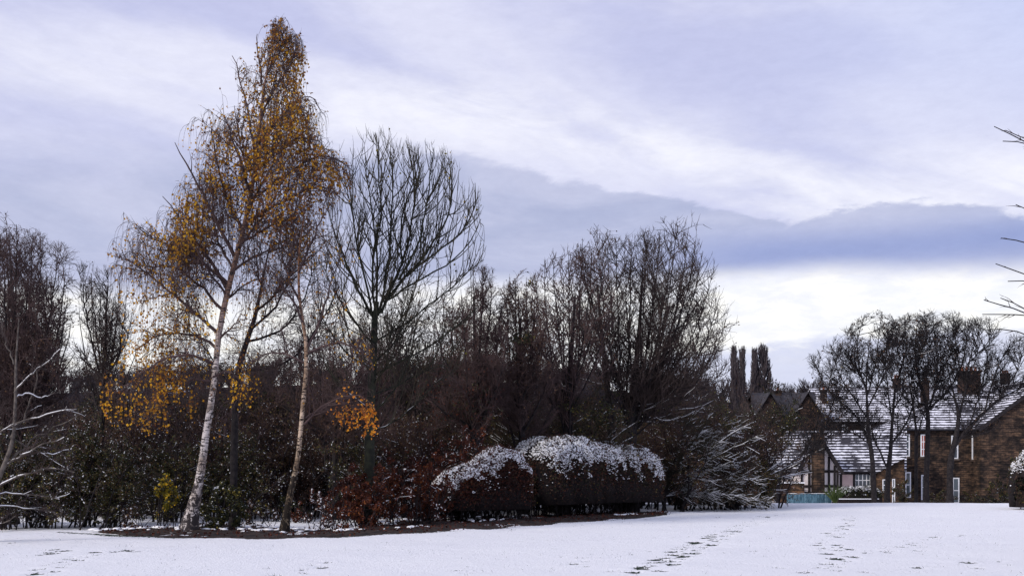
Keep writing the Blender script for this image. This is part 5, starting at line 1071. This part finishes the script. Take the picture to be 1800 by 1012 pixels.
scatter(pe, [(1330, 88, (.9, .98), 0), (1290, 84, (1.1, 1.0), 1), (1375, 90, (.8, .86), 2), (1420, 92, (.7, .8), 3), (1250, 80, (1.0, .95), 5), (1655, 100, (1.1, 1.15), 1.1), (1760, 104, (1.3, 1.35), 2.6), (1590, 112, (1.0, 1.2), 4)], group='bushy trees in the back gardens', labels=['bushy dark tree in front of the left gabled brown house', 'bushy dark tree below the left pair of far poplars', 'bushy dark tree between the two small gables', 'bushy dark tree at the left end of the snow covered roof', 'bushy dark tree behind the arching snowy shrub', 'bushy tree showing above the stone house roof left of the big chimney', 'bushy tree showing above the stone house roof right of the big chimney', 'bushy tree behind the right end of the snow covered roof'])

# ------------------------------------------------------------------ far poplars and woods
def poplar(px, py_top, w, seed, label, Y=290):
    R = np.random.default_rng(seed); x = xx(px, Y); b = np.array((x, Y, float(gz(x, Y)))); h = zz(py_top, Y)-b[2]; W_ = w/F*Y/2
    T = thing('poplar_tree', tuple(b), label, 'tree', 'far poplars')
    p, L, _ = grow(R, b[None]-np.array([(0, 0, .3)]), np.array([(0, 0, 1.)]), np.array([h*.96]), 12, (0, 0, 0), .02); r = np.linspace(.4, .05, 12)[None]
    V, Fq = tubes([(p, r)], 6); mesh_np('trunk', V, Fq, M['bark'], T)
    n = 150; t = R.uniform(.04, .93, n); st = np.stack([np.interp(t, np.linspace(0, 1, 12), p[0, :, i]) for i in range(3)], 1); a = R.uniform(0, 6.28, n)
    prof = np.interp(t, [0, .15, .5, .8, 1], [.6, .9, 1, .6, .15]); d = np.stack([np.cos(a), np.sin(a), np.full(n, 1.3)], 1)
    q, L, _ = grow(R, st, d, np.minimum(h*.26, (h*1.0-t*h))*R.uniform(.6, 1, n)+.3, 7, (0, 0, 3.5), .04)
    off = q-st[:, None]; off[..., :2] *= (W_*prof/ (np.abs(off[:, -1, :2]).max(1)+.1)*R.uniform(.5, 1, n))[:, None, None]; q = st[:, None]+off
    s = np.linspace(0, 1, 7); r = np.repeat((.10*(1-s)+.045)[None], n, 0)
    c = children(R, q, r, L, dict(n=1.6, t0=.05, ang=22, len=2.0, trop=(0, 0, 1.5), wig=.06, K=4, r=.05, rmin=.038)); c2 = children(R, *c[:2], c[2], dict(n=1.6, t0=.05, ang=24, len=1.0, trop=(0, 0, 1.), wig=.06, K=3, r=.04, rmin=.032))
    V, Fq = tubes([(q, r), c[:2], c2[:2]], 3); mesh_np('crown', V, Fq, M['far_twig'], T)
M['far_twig'] = mat('far_twigs', vary((0.060, 0.048, 0.054), (0.095, 0.078, 0.082), .15), .9)
M['wood'] = mat('far_wood_twigs', vary((0.040, 0.034, 0.040), (0.075, 0.062, 0.066), .08), .9)
for a in ((1346, 603, 30, 1, 'tallest and widest of the far poplars on the skyline'), (1332, 611, 18, 2, 'slim far poplar touching the left side of the tallest poplar'), (1322, 613, 9, 3, 'thinnest far poplar left of the tallest group'),
          (1303, 608, 16, 4, 'right hand poplar of the left skyline pair'), (1292, 606, 16, 5, 'left hand poplar of the left skyline pair')): poplar(*a)
def wood():
    R = np.random.default_rng(14); n = 1500
    st = np.concatenate([np.zeros((1, 3))]*14); a = R.uniform(0, 6.28, 14); t = R.uniform(.1, .8, 14)
    p, L, _ = grow(R, st, np.stack([np.cos(a)*t, np.sin(a)*t, np.ones(14)], 1), R.uniform(6, 9, 14), 5, (0, 0, .2), .08); r = np.repeat(np.linspace(.2, .06, 5)[None], 14, 0)
    c = children(R, p, r, L, dict(n=1.3, t0=.25, ang=40, len=3.0, trop=(0, 0, .6), wig=.12, K=4, r=.09, rmin=.055)); c2 = children(R, *c[:2], c[2], dict(n=1.3, t0=.1, ang=42, len=1.5, trop=(0, 0, .5), wig=.12, K=3, r=.06, rmin=.045))
    V, Fq = tubes([(p, r), c[:2], c2[:2]], 3)
    Y = np.concatenate([R.uniform(150, 320, 240), R.uniform(330, 450, 260)]); x = R.uniform(-.62, .62, 500)*Y
    s = R.uniform(.7, 1.15, 500); rot = R.uniform(0, 6.28, 500); VV = []; FF = []
    for i in range(500):
        c_, q = math.cos(rot[i])*s[i], math.sin(rot[i])*s[i]; VV.append(np.stack([V[:, 0]*c_-V[:, 1]*q+x[i], V[:, 0]*q+V[:, 1]*c_+Y[i], V[:, 2]*s[i]+float(gz(x[i], Y[i]))-.3], 1)); FF.append(Fq+i*len(V))
    tag(mesh_np('far_wood', np.concatenate(VV), np.concatenate(FF), M['wood']), 'leafless woodland covering the far hillside', 'woodland', None, 'stuff')
wood()
